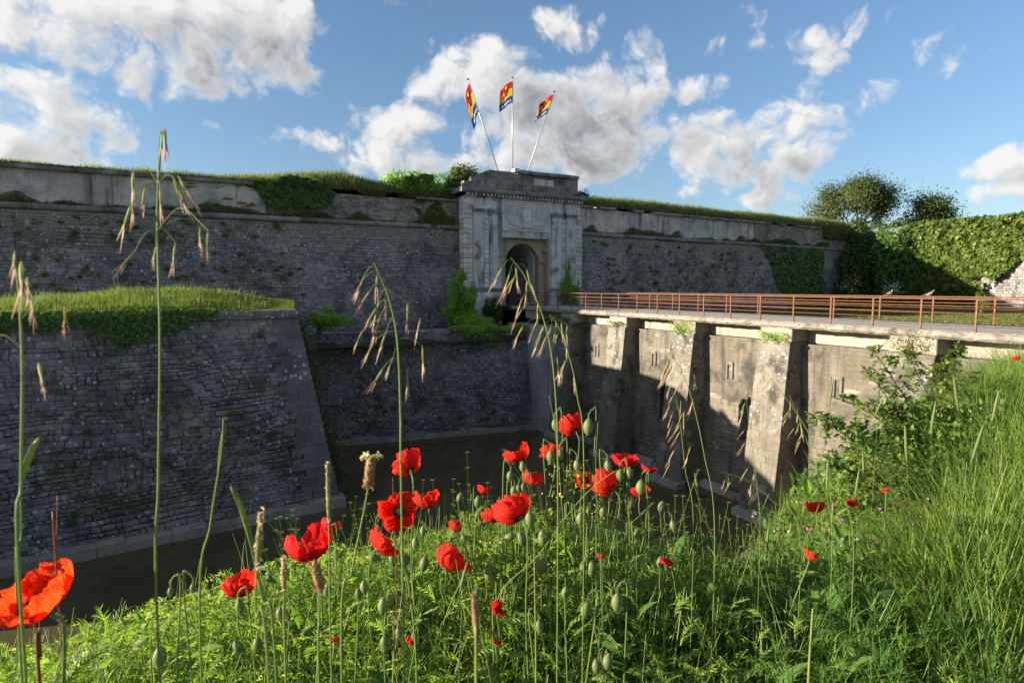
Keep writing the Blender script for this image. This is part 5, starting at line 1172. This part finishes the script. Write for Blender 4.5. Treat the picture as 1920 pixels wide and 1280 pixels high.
POP = [('large orange red poppy close by, leaning at the left edge above the water', 66, 1120, 126, (-.3, .8, -.34), .78, 'poppy_orange'),
 ('round scarlet poppy behind the tall plain grass stem, over the dark water', 762, 866, 56, (-.45, .55, .5), .45, 'poppy'),
 ('broad dark centred poppy with a grey bud lying across it', 748, 957, 74, (.1, .5, -.75), .8, 'poppy'),
 ('crumpled round poppy touching the upper right side of the broad dark centred one', 801, 934, 44, (-.2, .9, .2), .35, 'poppy'),
 ('poppy seen from its side among several buds, just below the broad dark centred one', 719, 1017, 60, (.6, .5, .4), .7, 'poppy'),
 ('big crumpled crimson poppy, the lower one of two close together over the water', 582, 1020, 74, (-.3, .85, -.1), .4, 'poppy_deep'),
 ('small crimson poppy peeping out above the big crumpled crimson one', 618, 986, 32, (.2, .9, .2), .4, 'poppy_deep'),
 ('ragged poppy behind the forked grass stems in front of the moat', 448, 1098, 60, (-.2, .7, .4), .6, 'poppy'),
 ('oval scarlet poppy at the middle of the flower bed with an orange petal behind it', 846, 1045, 54, (.45, .75, .3), .35, 'poppy'),
 ('wide poppy with one petal flaring up, nearest to the far corner of the water', 969, 849, 48, (-.35, .8, .3), .55, 'poppy'),
 ('poppy with a nodding bud hanging right in front of it', 1033, 845, 42, (-.2, .75, .5), .65, 'poppy'),
 ('topmost poppy of all, a crumpled red ball before the bridge piers', 1071, 797, 42, (-.45, .6, .5), .4, 'poppy'),
 ('poppy with crumpled petals standing over a pale pink spent one', 1000, 893, 42, (.2, .9, .1), .45, 'poppy'),
 ('wide crimson poppy in front of the shaded buttress foot, a bud in front of it', 1173, 859, 50, (.1, .85, -.1), .6, 'poppy_deep'),
 ('small two petalled poppy to the right of the wide crimson one', 1216, 877, 27, (.3, .9, .1), .6, 'poppy_deep'),
 ('smooth fan shaped scarlet poppy turned away to the left of the hooked stem', 1135, 905, 50, (-.7, .45, .4), .45, 'poppy'),
 ('open poppy half hidden by stems to the left of the fan shaped one', 1097, 900, 36, (.2, .6, -.6), .8, 'poppy'),
 ('poppy with a large bud hanging in front of its middle', 1199, 918, 38, (.1, .7, .3), .7, 'poppy_deep'),
 ('large smooth poppy at the centre with a dark base at its right', 962, 953, 64, (-.6, .5, .45), .4, 'poppy'),
 ('poppy partly hidden behind the large smooth one at the centre', 926, 962, 44, (-.4, .8, .5), .5, 'poppy'),
 ('little poppy just opening above the water, up and left of the large smooth one', 909, 915, 23, (-.4, .8, .1), .25, 'poppy'),
 ('small poppy beside a thin pale leaf, right of the stems with many buds', 855, 986, 27, (.3, .6, .3), .5, 'poppy'),
 ('cup shaped poppy at the foot of the large sunlit buttress', 1529, 950, 29, (-.1, .95, .1), .5, 'poppy'),
 ('half hidden poppy between grass heads right of the cup shaped one', 1597, 942, 18, (.3, .8, .2), .45, 'poppy'),
 ('tiny poppy deep in the green below the arching shrub', 1660, 918, 13, (.1, .8, .2), .5, 'poppy'),
 ('narrow orange red poppy low in the grass at the right of the centre', 1520, 1041, 21, (.6, .6, .2), .5, 'poppy_orange'),
 ('little red poppy low in the leaves with a bud standing in front of it', 772, 1198, 22, (0, .9, -.1), .45, 'poppy'),
 ('flat drooping poppy low among the stems below the centre', 933, 1141, 27, (.5, .6, -.4), .8, 'poppy'),
 ('tiny red poppy in the shade, under the flat drooping one', 933, 1203, 15, (.2, .9, 0), .4, 'poppy'),
 ('small orange poppy low in the leaves left of the plain tall stems', 628, 1196, 18, (.1, .9, .2), .5, 'poppy_orange'),
 ('orange petalled poppy showing behind the oval scarlet one', 874, 1061, 24, (.5, .6, .4), .7, 'poppy_orange'),
 ('dull red poppy near the grass stalks at the left end of the right meadow', 1250, 1052, 26, (.2, .7, .2), .8, 'poppy_deep'),
 ('small deep red poppy in the green right of the centre', 1127, 1041, 15, (.1, .9, .1), .5, 'poppy_deep'),
 ('tiny red poppy at the right edge in the tall bluish grass', 1905, 671, 13, (.1, .9, .1), .6, 'poppy')]
for i, q in enumerate(POP):
    dd = None; q = list(q); q[5] = max(.12, q[5]-.2); q[4] = (q[4][0], q[4][1], q[4][2]+(.25 if q[5] < .5 else 0))
    if q[3] < 30: dd = min(2.2 if q[2] < 1000 else 1.75, dmax(q[1], q[2]))
    if q[2] == 671: dd = 4.4
    if i == 0: dd = .68
    if q[2] > 1130 and i: dd = 1.45
    poppy(*q[:4], q[4], q[5], q[6], 1000+i, 6 if i in (5, 3, 11) else 4, d=dd)
# spent poppy, yellow flower
# ------------------------------------------------------------------ poppy buds
def bud(label, px, py, L, hang, seed, d=None, name='poppy_bud'):
    d = d or min(.042*FPX/L*1.0, dmax(px, py)); c = at(px, py, d); l = L*d/FPX; r = np.random.default_rng(seed)
    rt = np.array([math.cos(YAW), -math.sin(YAW), 0]); up = np.array([0, 0, 1.])
    o = thing(name, label, 'flower bud', foot_of(c, seed, .04), 'poppy buds on the bank'); g = wloc(o)
    if hang == 'd': ax = unit(-up+.15*r.normal()*rt); att = c-ax*l*.5; hk = np.sign(r.random()-.5); pth = [g, g*.4+att*.6+rt*hk*.012, att+rt*hk*.022+up*.004, att+rt*hk*.012+up*.026, att+up*.012, att]
    elif hang == 'u': ax = unit(up+.15*r.normal()*rt); att = c-ax*l*.5; pth = [g, g*.5+att*.5+rt*.01*r.normal(), att]
    else: ax = unit(rt*(1 if hang == 'r' else -1)+up*.15); att = c-ax*l*.5; pth = [g, g*.4+att*.6-ax*.02, att-ax*.03-up*.012, att]
    u = np.linspace(0, 1, 9); rad = l*.29*np.sin(math.pi*np.clip(u*.96+.02, 0, 1))**.75*(1.06-.12*u)
    V, F = tube(att+ax*(u*l)[:, None], rad, 9); obj('bud', V, F, M['bud'], o, smooth=True)
    p = spline(pth, 20); V, F = tube(p, np.linspace(.002, .0013, 20), 5, False); obj('stem', V, F, M['stemgreen'], o, smooth=True)
    v1, f1 = hairs(p[7:], 110, .006, seed); t, b, a = frame(ax); n = 70; th = r.random(n)*6.28; w = r.random(n); rw = np.interp(w, u, rad)[:, None]; dr = t*np.cos(th)[:, None]+b*np.sin(th)[:, None]
    C = att+a*(w*l)[:, None]+dr*rw; ww = np.cross(dr, a)*.00022; v2 = np.stack([C-ww, C+ww, C+dr*.0045+ax*.002], 1).reshape(-1, 3)
    obj('bud_hairs', *merge([(v1, f1), (v2, np.arange(n*3).reshape(n, 3))]), M['hair'], o)
BUDS = [(1042,797,26,'d'),(1033,857,30,'d'),(1050,852,22,'d'),(1103,800,34,'d'),(1082,872,24,'d'),(1140,873,24,'d'),(1163,890,26,'d'),(1180,887,26,'u'),(1201,914,32,'d'),(1182,942,30,'u'),(980,875,22,'u'),(956,892,22,'d'),(963,920,22,'d'),(972,917,22,'d'),(981,915,22,'d'),
 (738,965,30,'r'),(699,1045,27,'l'),(737,1049,28,'d'),(759,1049,30,'u'),(779,1018,26,'d'),(795,1056,32,'u'),(793,995,20,'u'),(862,932,20,'u'),(896,940,24,'u'),(957,1005,22,'r'),(978,1010,30,'u'),(994,973,34,'u'),(1015,1060,34,'u'),(1018,1008,34,'u'),(1110,1066,34,'u'),(1088,972,26,'d'),(1093,1062,24,'u'),
 (1157,1129,38,'d'),(1098,1143,34,'d'),(1240,950,24,'u'),(1238,1054,24,'u'),(1139,1241,36,'u'),(1011,1175,28,'d'),(916,1077,28,'d'),(893,1112,24,'u'),(961,1082,26,'u'),(1118,1248,30,'u'),(718,1135,34,'u'),(614,1105,28,'d'),(683,1100,28,'u'),(672,1112,22,'u'),(300,1230,42,'d'),(450,1136,30,'d'),(483,1210,34,'d'),(446,1212,28,'u'),(777,1193,20,'u'),(748,1185,24,'d'),(721,1205,30,'d'),(618,1008,20,'d'),(838,1032,22,'u'),(1063,925,24,'d'),(1130,960,24,'d'),(1195,1000,24,'u'),(1262,985,22,'d'),(1060,1110,26,'u'),(870,1010,22,'d'),(320,1108,18,'d'),(362,1102,20,'d'),(505,1085,20,'d'),(525,1150,26,'d')]
kindw = {'d': 'nodding hairy bud on a hooked stem', 'u': 'upright hairy green bud', 'r': 'grey green bud lying sideways', 'l': 'grey green bud lying sideways'}
SHORT = ['large orange red poppy', 'round scarlet poppy over the water', 'broad dark centred poppy', 'crumpled round poppy by the dark centred one', 'side seen poppy among buds', 'big crumpled crimson poppy', 'small crimson poppy', 'ragged poppy behind forked stems', 'oval scarlet poppy', 'wide poppy with one flaring petal', 'poppy behind a nodding bud', 'topmost poppy', 'poppy over the pink spent one', 'wide crimson poppy', 'small two petalled poppy', 'fan shaped poppy', 'half hidden open poppy', 'poppy behind a large bud', 'large smooth poppy', 'poppy behind the large smooth one', 'little opening poppy', 'small poppy with a pale leaf', 'cup shaped poppy', 'half hidden poppy in grass heads', 'tiny poppy under the shrub', 'narrow orange red poppy', 'low little red poppy', 'flat drooping poppy', 'tiny shaded poppy', 'low orange poppy', 'orange petalled poppy', 'dull red poppy', 'small deep red poppy', 'tiny edge poppy']
used = {}
for i, (px, py, L, hg) in enumerate(BUDS):
    best = sorted(range(len(POP)), key=lambda k: math.hypot(POP[k][1]-px, POP[k][2]-py))
    lab = None
    for k in best[:3]:
        dx = px-POP[k][1]; dy = py-POP[k][2]; rel = ('just ' if math.hypot(dx, dy) < 45 else '')+(('below' if dy > 0 else 'above') if abs(dy) > 1.6*abs(dx) else ('right of' if dx > 0 else 'left of') if abs(dx) > 1.6*abs(dy) else ('down ' if dy > 0 else 'up ')+('right of' if dx > 0 else 'left of'))
        c_ = f'{kindw[hg]} {rel} the {SHORT[k]}'
        if len(c_.split()) <= 16 and c_ not in used: lab = c_; break
    if lab is None: lab = f'{kindw[hg]} {rel} the {SHORT[best[0]]}, '+('larger one' if L > 26 else 'smaller one')
    used[lab] = 1; bud(lab, px, py, L, hg, 2000+i, d=min(dmax(px, py), 1.8 if py < 1100 else 1.35))
# ------------------------------------------------------------------ brome and oat stalks
def spikelet(o, start, d, L, seed, awn=.5):
    r = np.random.default_rng(seed); d = unit(d); t, b, _ = frame(d); u = np.linspace(0, 1, 6); w = L*.03
    p = start+d*(u*L*.6)[:, None]; V, F = tube(p, w*np.array([.25, .9, 1, .9, .6, .25]), 5); sp_ = obj('spikelet', V, F, M['spike'], o, smooth=True)
    mb = MB()
    for k in range(5):
        q = p[2+k % 3]; e = unit(d+(t*r.normal()+b*r.normal())*.09); mb.tube(np.array([q, q+e*L*.3, q+e*L*(.42+.2*r.random())]), np.array([w*.42, w*.3, w*.08]), 3, False)
    mb.build('awn', M['awn'], sp_)
def brome(label, path, d, spikes, seed, r0=.0016, group='nodding brome stalks', L_auto=None, down=True, gfoot=True):
    """path: the culm from the bottom up; spikes: ((start), (end)) pairs or a count for a drooping one sided panicle"""
    r = np.random.default_rng(seed); P_ = [at(px, py, d) for px, py in path]
    g = P_[0].copy(); 
    if gfoot: g = np.array([P_[0][0], min(P_[0][1], CY+ED), 0]); g[2] = float(bank_z(g[0], g[1]))-.02; P_ = [g]+P_[(1 if P_[0][2] < g[2]+.05 else 0):]
    o = thing('brome_stalk', label, 'grass stalk', g, group); p = spline(P_, 34)
    mb = MB(); r0 *= .68; mb.tube(p, np.interp(np.linspace(0, 1, 34), [0, .6, 1], [r0*1.2, r0, r0*.4]), 6, False)
    if isinstance(spikes, int):
        for k in range(spikes):
            u = 1-.5*(k/spikes)**1.1*(.9+.2*r.random()); q = p[int(u*33)]; sg = -1 if (k % 3) else 1
            rt = np.array([math.cos(YAW), -math.sin(YAW), 0]); a = q+rt*sg*.006*(1+k*.15)*r.random()*3-np.array([0, 0, .006+.012*r.random()]); mb.tube(spline([q, (q+a)/2+np.array([0, 0, .006]), a], 5), r0*.28, 3, False)
            spikelet(o, a, np.array([0, 0, -1.])+rt*(sg*.22-.25)*1.0+r.normal(size=3)*.12, L_auto*(.8+.4*r.random()), seed*50+k)
    else:
        for k, (nd, a, e) in enumerate(spikes):
            A_ = at(*a, d+.02*r.normal()); E_ = at(*e, d+.02*r.normal()); N_ = at(*nd, d); mid = (A_+N_)/2+np.array([0, 0, .25*np.linalg.norm(A_-N_)]); mb.tube(spline([N_, mid, A_], 8), r0*.32, 4, False); spikelet(o, A_, E_-A_, np.linalg.norm(E_-A_)*.98, seed*50+k)
    mb.build('culm', M['stemgreen'], o, smooth=True); return o
A_sp = [((296,330),(303,245),(304,305)),((300,320),(309,240),(312,318)),((297,345),(250,318),(247,398)),((297,345),(247,382),(220,464)),((297,345),(252,365),(245,432)),((297,345),(272,350),(262,416)),((297,345),(300,352),(304,425)),((297,345),(325,332),(348,408)),((297,345),(334,330),(382,412)),((295,432),(293,460),(284,512)),((295,432),(329,455),(321,527)),((295,432),(375,425),(374,482)),((295,432),(390,432),(388,500)),((295,432),(252,472),(206,524)),((297,345),(330,340),(362,420))]
brome('tall brome stalk with a spreading head of drooping spikelets against the sky', [(296,1190),(297,900),(300,640),(295,430),(297,330),(306,245)], .72, A_sp, 1, .0021)
B_sp = [((38,560),(28,470),(26,540)),((38,560),(40,490),(44,590)),((38,600),(60,560),(66,620)),((38,600),(122,570),(122,640)),((38,650),(-20,640),(-40,720)),((40,690),(72,680),(88,750)),((38,600),(52,520),(58,600))]
brome('blurred brome stalk with drooping spikelets beside the left edge', [(42,1180),(40,900),(42,690),(36,560),(28,478)], .55, B_sp, 2, .0019)
brome('brome stalk with a one sided drooping head in front of the low wall', [(753,960),(751,780),(745,640),(729,560),(701,492)], .85, 17, 3, .0019, L_auto=.047)
brome('thin brome stalk whose head droops before the gate passage', [(1046,960),(1040,720),(1020,600),(985,520),(957,482)], 1.05, 16, 4, .0015, L_auto=.047)
brome('thin brome stalk bending right of the one before the gate', [(1095,900),(1082,740),(1065,660),(1046,610),(1030,590)], 1.2, 10, 5, .0013, L_auto=.05)
brome('fine oat stalk leaning left before the middle buttress', [(1340,1000),(1320,850),(1295,740),(1270,680),(1252,660)], 1.5, 12, 6, .0015, L_auto=.055)
brome('fine oat stalk with pale spikelets before the shaded bay of the bridge', [(1300,990),(1285,880),(1275,790),(1266,740)], 1.6, 9, 7, .0012, L_auto=.055)
brome('fine oat stalk with upright pale spikelets before the deep niche', [(1425,1010),(1418,900),(1405,800),(1398,730)], 1.7, 8, 8, .0011, L_auto=.05)
brome('long reddish stalk slanting across the largest buttress', [(1600,1010),(1555,900),(1510,800),(1462,730),(1430,690)], 1.6, 6, 9, .0016, L_auto=.045)
brome('oat stalk leaning right over the bay with two loopholes', [(1560,1000),(1530,880),(1500,790),(1480,740)], 1.7, 7, 10, .0013, L_auto=.05)
brome('stalk reaching left with little spikelets low before the buttress foot', [(1500,1010),(1450,940),(1400,900),(1360,885)], 1.6, 6, 11, .0013, L_auto=.035)
# plain culms, blades and seed heads standing alone
def culm(label, path, d, r0, mat='stemgreen', leaf=None, name='grass_stalk', cat='grass stalk', head=None, group=None):
    P_ = [at(px, py, d) for px, py in path]; g = np.array([P_[0][0], min(P_[0][1], CY+ED), 0]); g[2] = float(bank_z(g[0], g[1]))-.02
    P_ = [g]+P_[(1 if P_[0][2] < g[2]+.05 else 0):]; o = thing(name, label, cat, g, group); p = spline(P_, 26)
    r0 *= .75; V, F = tube(p, np.linspace(r0, r0*.5, 26), 6); obj('culm', V, F, M[mat], o, smooth=True)
    if head:      # a narrow spike of overlapping spikelets
        q = p[-head:]; u = np.linspace(0, 1, len(q)); V, F = tube(q, r0*(.5+1.5*np.sin(math.pi*np.clip(u*.9+.1, 0, 1))**.7), 6); hd = obj('seed_head', V, F, M['spike'], o, smooth=True); r = np.random.default_rng(int(path[0][0])); k = r.integers(0, len(q)-1, 120); f = r.random((120, 1)); C = q[k]*(1-f)+q[k+1]*f+r.normal(size=(120, 3))*r0*.9
        obj('scales', *leaves(C, r.normal(size=(120, 3)), r0*3.2, 5, .35, .6, -1.2), M['awn'], hd)
    for (a, b_, w) in (leaf or []):
        q0, q1 = at(*a, d), at(*b_, d); n = 9; u = np.linspace(0, 1, n)[:, None]; c = q0+(q1-q0)*u+np.array([0, 0, 1.])*(.12*np.linalg.norm(q1-q0)*np.sin(u*math.pi)); rt = np.array([math.cos(YAW), -math.sin(YAW), 0]); ww = w*(np.sin(np.clip(u*.94+.06, 0, 1)*math.pi)**.6)*.5
        nrm_ = unit(np.cross(q1-q0, [math.sin(YAW), math.cos(YAW), .2])); fwv = np.array([math.sin(YAW), math.cos(YAW), 0])*w*.25
        V = np.concatenate([c-nrm_*ww+fwv, c, c+nrm_*ww+fwv]); obj('leaf_blade', V, [(i, i+1, n+i+1, n+i) for i in range(n-1)]+[(n+i, n+i+1, 2*n+i+1, 2*n+i) for i in range(n-1)], M['grass'], o, smooth=True)
    return o, p
culm('plain green grass shoot leaning right in front of the moat', [(375,1180),(395,980),(415,850),(419,785)], .85, .0026, leaf=[((408,890), (424,790), .006)])
culm('thick pale grass shoot bent left with a reddish tip, near the ragged poppy', [(520,1290),(492,1120),(462,990),(433,912)], .62, .0025, leaf=[((478,1050), (432,908), .007)])
culm('blurred grass stalk with a brown tip rising beside the ragged poppy', [(505,1290),(480,1150),(484,1040),(490,962)], .6, .0022, 'stempale', head=9)
culm('short reddish stalk at the left over the pale footing', [(106,1070),(106,1020),(108,928)], .7, .0016, 'stemred')
culm('leafy grass stalk beside the left edge', [(36,1190),(40,1000),(40,890),(60,830)], .68, .0018, leaf=[((38,905), (74,818), .007)])
culm('upright spike grass with a pink tip left of the plantain', [(620,1200),(618,1050),(616,950),(614,865)], .95, .0024, 'stempale', head=9, leaf=[((619,1000), (613,862), .006)])
culm('stiff green blade with a sharp brown tip rising right of the ragged poppy', [(535,1240),(533,1130),(532,1042)], .8, .0025, 'stempale', head=7)
culm('red tipped thin stalk before the broad dark centred poppy', [(742,1060),(738,960),(736,895)], 1.5, .0018, 'stemred')
culm('tall green culm rising through the middle of the poppies', [(1060,1060),(1050,900),(1040,800),(1030,740)], 1.7, .0021)
culm('stout straw coloured stem lying aslant between the poppies and the right meadow', [(930,1130),(1010,1040),(1085,940),(1150,885),(1190,880)], 1.75, .0032, 'stempale')
culm('green culm between the fan shaped poppy and the wide crimson one', [(1130,1100),(1122,980),(1117,880),(1121,790)], 1.6, .002)
culm('long green stalk standing at the bottom below the flat drooping poppy', [(1005,1260),(1003,1120),(1001,1000)], 1.3, .0028, 'stempale')
culm('yellow green blade at the bottom edge under the right meadow', [(1515,1290),(1520,1200),(1524,1140)], 1.1, .004, 'stempale')
culm('bowed stalk at the left rising beside the large orange red poppy', [(75,1290),(76,1230),(74,1175)], .68, .003, 'stemred')
# plantain
def plantain(label, path, d, top, bot, w, crown=True, mat='seed'):
    o, p = culm(label, path, d, .0026, 'stempale', name='plantain', cat='wild flower'); a = at(*bot, d); b = at(*top, d); ax = b-a; L = np.linalg.norm(ax); u = np.linspace(0, 1, 8); R_ = w*d/FPX/2
    V, F = tube(a+ax*u[:, None], R_*np.array([.45, .8, .95, 1, 1, .95, .8, .3]), 9); hd = obj('seed_head', V, F, M[mat], o, smooth=True)
    r = np.random.default_rng(int(top[0])); n = 150; th = r.random(n)*6.28; uu = r.random(n); t, c, _ = frame(ax); dr = t*np.cos(th)[:, None]+c*np.sin(th)[:, None]; C = a+ax*uu[:, None]+dr*R_*.95
    obj('scales', *leaves(C, dr, R_*.65, 5, .6, .9, 0, .25), M[mat], hd)
    if crown:
        n = 34; th = r.random(n)*6.28; dr = t*np.cos(th)[:, None]+c*np.sin(th)[:, None]; k = (1.2+.9*r.random(n))[:, None]; C = a+ax*(.84+.2*r.random(n))[:, None]+dr*R_*k; mb = MB()
        for i in range(n): mb.tube(np.array([a+ax*.9, C[i]]), .00025, 3, False)
        mb.build('filaments', M['anther'], o); V, F = leaves(C, dr, R_*.75, 6, .9, .8, 0, .3); obj('anthers', V, F, M['anther'], o)
plantain('brown plantain head with a ring of cream anthers, dark water behind', [(640,1200),(660,1070),(682,960),(690,915)], .85, (697,852), (690,915), 19)
plantain('fuzzy brown seed head just under the big crumpled crimson poppy', [(598,1260),(604,1180),(602,1108)], .8, (589,1050), (602,1108), 17, False)
plantain('blurred brown seed head standing near the bottom edge of the picture centre', [(893,1290),(894,1230),(895,1200)], .62, (888,1112), (895,1200), 13, False)
# timothy like grass heads, copies with heads of their own tilt
TH = [(1555,735,50,.1),(1408,935,60,-.1),(1435,1020,70,.05),(1550,890,60,.0),(1603,905,55,.1),(1620,870,50,-.1),(1590,1060,80,.05),(1650,1045,50,.1),(1797,735,70,-.2),(1820,830,80,.25),(1310,905,45,-.2),(1560,960,45,0),(1745,780,60,.1),(1700,830,70,-.1),(1860,760,60,.15),(1880,880,70,-.1),(1770,900,60,.05),(1640,760,40,.4),(1480,980,50,.1),(1395,1010,40,-.1),(862,1078,60,.25),(1200,1020,36,.2),(560,1230,40,.1)]
mbh = MB(); n = 14; u = np.linspace(0, 1, n); mbh.tube(np.c_[u*0, u*0, u], .05*np.sin(math.pi*np.clip(u*.93+.05, 0, 1))**.5, 8); HV = np.concatenate(mbh.V); HF = mbh.F
rr = np.random.default_rng(5); hv = []; C = np.c_[np.zeros(160), np.zeros(160), rr.random(160)]; th = rr.random(160)*6.28; dr = np.c_[np.cos(th), np.sin(th), np.full(160, .5)]; C[:, :2] += dr[:, :2]*.05
lv, lf = leaves(C, dr, .09, 3, .5, .7); HEADME = mesh_np('seed_head', *merge([(HV, np.array([f for f in HF if len(f) == 4])), (np.repeat(lv, 1, 0), np.hstack([lf, lf[:, 2:3]]))])); HEADME.materials.append(M['head'])
where = ['crossing the arching shrub', 'by the foot of the sunlit buttress', 'in the meadow near the water', 'under the cup shaped poppy', 'in the green beside the half hidden poppy', 'at the left side of the arching shrub', 'low in the middle of the right meadow', 'over the broad leaves of the right meadow', 'in the tall grass at the right', 'in the bluish grass near the right edge', 'before the middle buttress', 'beside the cup shaped poppy', 'in front of the arching shrub', 'leaning in the twigs of the arching shrub', 'in front of the deck edge at the right', 'in the leaves at the right edge', 'in the leafy middle of the right slope', 'bent flat across the shrub', 'near the narrow orange red poppy', 'by the water at the left end of the meadow', 'before the oval scarlet poppy', 'by the dull red poppy', 'low among the stems under the crimson poppy']
for i, (px, py, L, tl_) in enumerate(TH):
    d = min(dmax(px, py), 2.6 if px > 1500 else 2.0) if px > 1150 else 1.3
    lab = ('bent' if abs(tl_) > .22 else 'slender' if L < 55 else 'long')+' green cylindrical grass head '+where[i]
    o, p = culm(lab, [(px+6-30*tl_, py+200), (px+3, py+L*.6+40), (px, py+L*.5)], d, .0013, name='timothy_grass', group='cylindrical grass heads'); b = p[-1]; l = L*d/FPX; rt = np.array([math.cos(YAW), -math.sin(YAW), 0]); ax = unit(np.array([0, 0, 1.])+rt*tl_); t, c, a = frame(ax)
    h = bpy.data.objects.new('seed_head', HEADME); COL.objects.link(h); h.parent = o; g = wloc(o); w = l*.8; h.matrix_local = Matrix([[t[k]*w, c[k]*w, a[k]*l, b[k]-g[k]] for k in range(3)]+[[0, 0, 0, 1]])
# ------------------------------------------------------------------ arching shrub at the right
o = thing('arching_shrub', 'arching shrub with small toothed leaves and reddish tips on the bank before the bridge', 'shrub', at(1760, 980, 3.6)); rr = np.random.default_rng(9); tw = MB()
LU = np.array([(0,0,0),(.25,.2,.03),(.55,.26,.04),(.85,.14,.0),(1,0,-.04),(.85,-.14,0),(.55,-.26,.04),(.25,-.2,.03),(.5,0,-.03)]); LFc = [(0,1,8),(1,2,8),(2,3,8),(3,4,8),(4,5,8),(5,6,8),(6,7,8),(7,0,8)]
LM = mesh_np('leaf', LU, LFc); LM.materials.append(M['bramble']); base = wloc(o); LV = []
ARCH = [([(1760,1000),(1720,800),(1680,720),(1636,655)], 3.5),([(1760,1000),(1720,850),(1680,770),(1622,690)], 3.45),([(1760,1000),(1700,850),(1640,780),(1565,745)], 3.4),([(1760,1000),(1690,900),(1630,830),(1560,790)], 3.3),([(1740,1000),(1660,900),(1590,820),(1515,775)], 2.9),([(1740,1000),(1650,920),(1590,880),(1545,872)], 3.1),
 ([(1780,1000),(1790,820),(1775,720),(1760,690)], 3.7),([(1780,1000),(1760,800),(1720,700),(1700,660)], 3.8),([(1790,1000),(1800,800),(1800,700),(1790,648)], 4.0),([(1750,1000),(1700,930),(1640,900),(1590,920)], 3.1),([(1760,1000),(1740,880),(1690,800),(1650,770)], 3.5),([(1760,1000),(1720,900),(1660,850),(1610,830)], 3.3),([(1800,1000),(1840,860),(1860,800),(1880,780)], 3.6),([(1760,1000),(1720,940),(1650,930),(1600,960)], 3.0),([(1770,1000),(1750,900),(1730,820),(1700,760)], 3.6),([(1780,1000),(1800,900),(1780,800),(1740,750)], 3.8)]
k_ = 0; tot = []
for j, (pth, d) in enumerate(ARCH):
    p = spline([at(*q, d+(.5-.5*i/3)*0) for i, q in enumerate(pth)], 26); tw.tube(p, np.linspace(.006, .0012, 26), 5, False)
    stems_ = [p]
    for q in range(6, 25, 1):
        for _ in range(1+int(rr.random() < .7)): e = p[q]+unit(rr.normal(size=3)+np.array([-.3, -.2, .3]))*(.08+.16*rr.random())*(1.2-q/26); s2 = spline([p[q], (p[q]+e)/2+np.array([0, 0, .02]), e], 9); tw.tube(s2, .0009, 3, False); stems_.append(s2)
    for s2 in stems_:
        for q in range(2, len(s2)):
            for sg in (-1, 1):
                tg = unit(s2[q]-s2[q-1]); sd = unit(np.cross(tg, [0, 0, 1.])+rr.normal(size=3)*.2)*sg; ax = unit(tg*.6+sd+np.array([0, 0, .1])); l = (.02+.018*rr.random())*(1.15 if len(s2) > 12 else 1); nb = unit(np.array([0, 0, 1.])+rr.normal(size=3)*.35); sy = unit(np.cross(nb, ax)); nb = np.cross(ax, sy); tot.append((s2[q], ax, sy, nb, l))

for q in range(8000):      # the dense lower part of the shrub
    c = at(1750+max(-1.7, min(1.5, rr.normal()))*85, 885+max(-1.5, min(1.8, rr.normal()))*85, 3.6+.25*rr.normal()); 
    if c[2] < .3: continue
    ax = unit(rr.normal(size=3)+np.array([-.4, -.2, .0])); sy = unit(np.cross([0, 0, 1.], ax)+rr.normal(size=3)*.4); sy = unit(sy-ax*np.dot(sy, ax)); tot.append((c, ax, sy, np.cross(ax, sy), .018+.022*rr.random()))
rr.shuffle(tot)
for (c, ax, sy, nb, l) in tot[:260]:
    h = bpy.data.objects.new('leaf', LM); COL.objects.link(h); h.parent = o; h.matrix_local = Matrix([[ax[k]*l, sy[k]*l, nb[k]*l, c[k]-base[k]] for k in range(3)]+[[0, 0, 0, 1]])
V = np.concatenate([c+(LU[:, :1]*ax+LU[:, 1:2]*sy+LU[:, 2:]*nb)*l for (c, ax, sy, nb, l) in tot[260:]]); nF = len(tot)-260; obj('foliage', V, (np.array(LFc)[None]+np.arange(nF)[:, None, None]*9).reshape(-1, 3), M['bramble'], o, kind='stuff')
tw.build('stem', M['twig'], o)
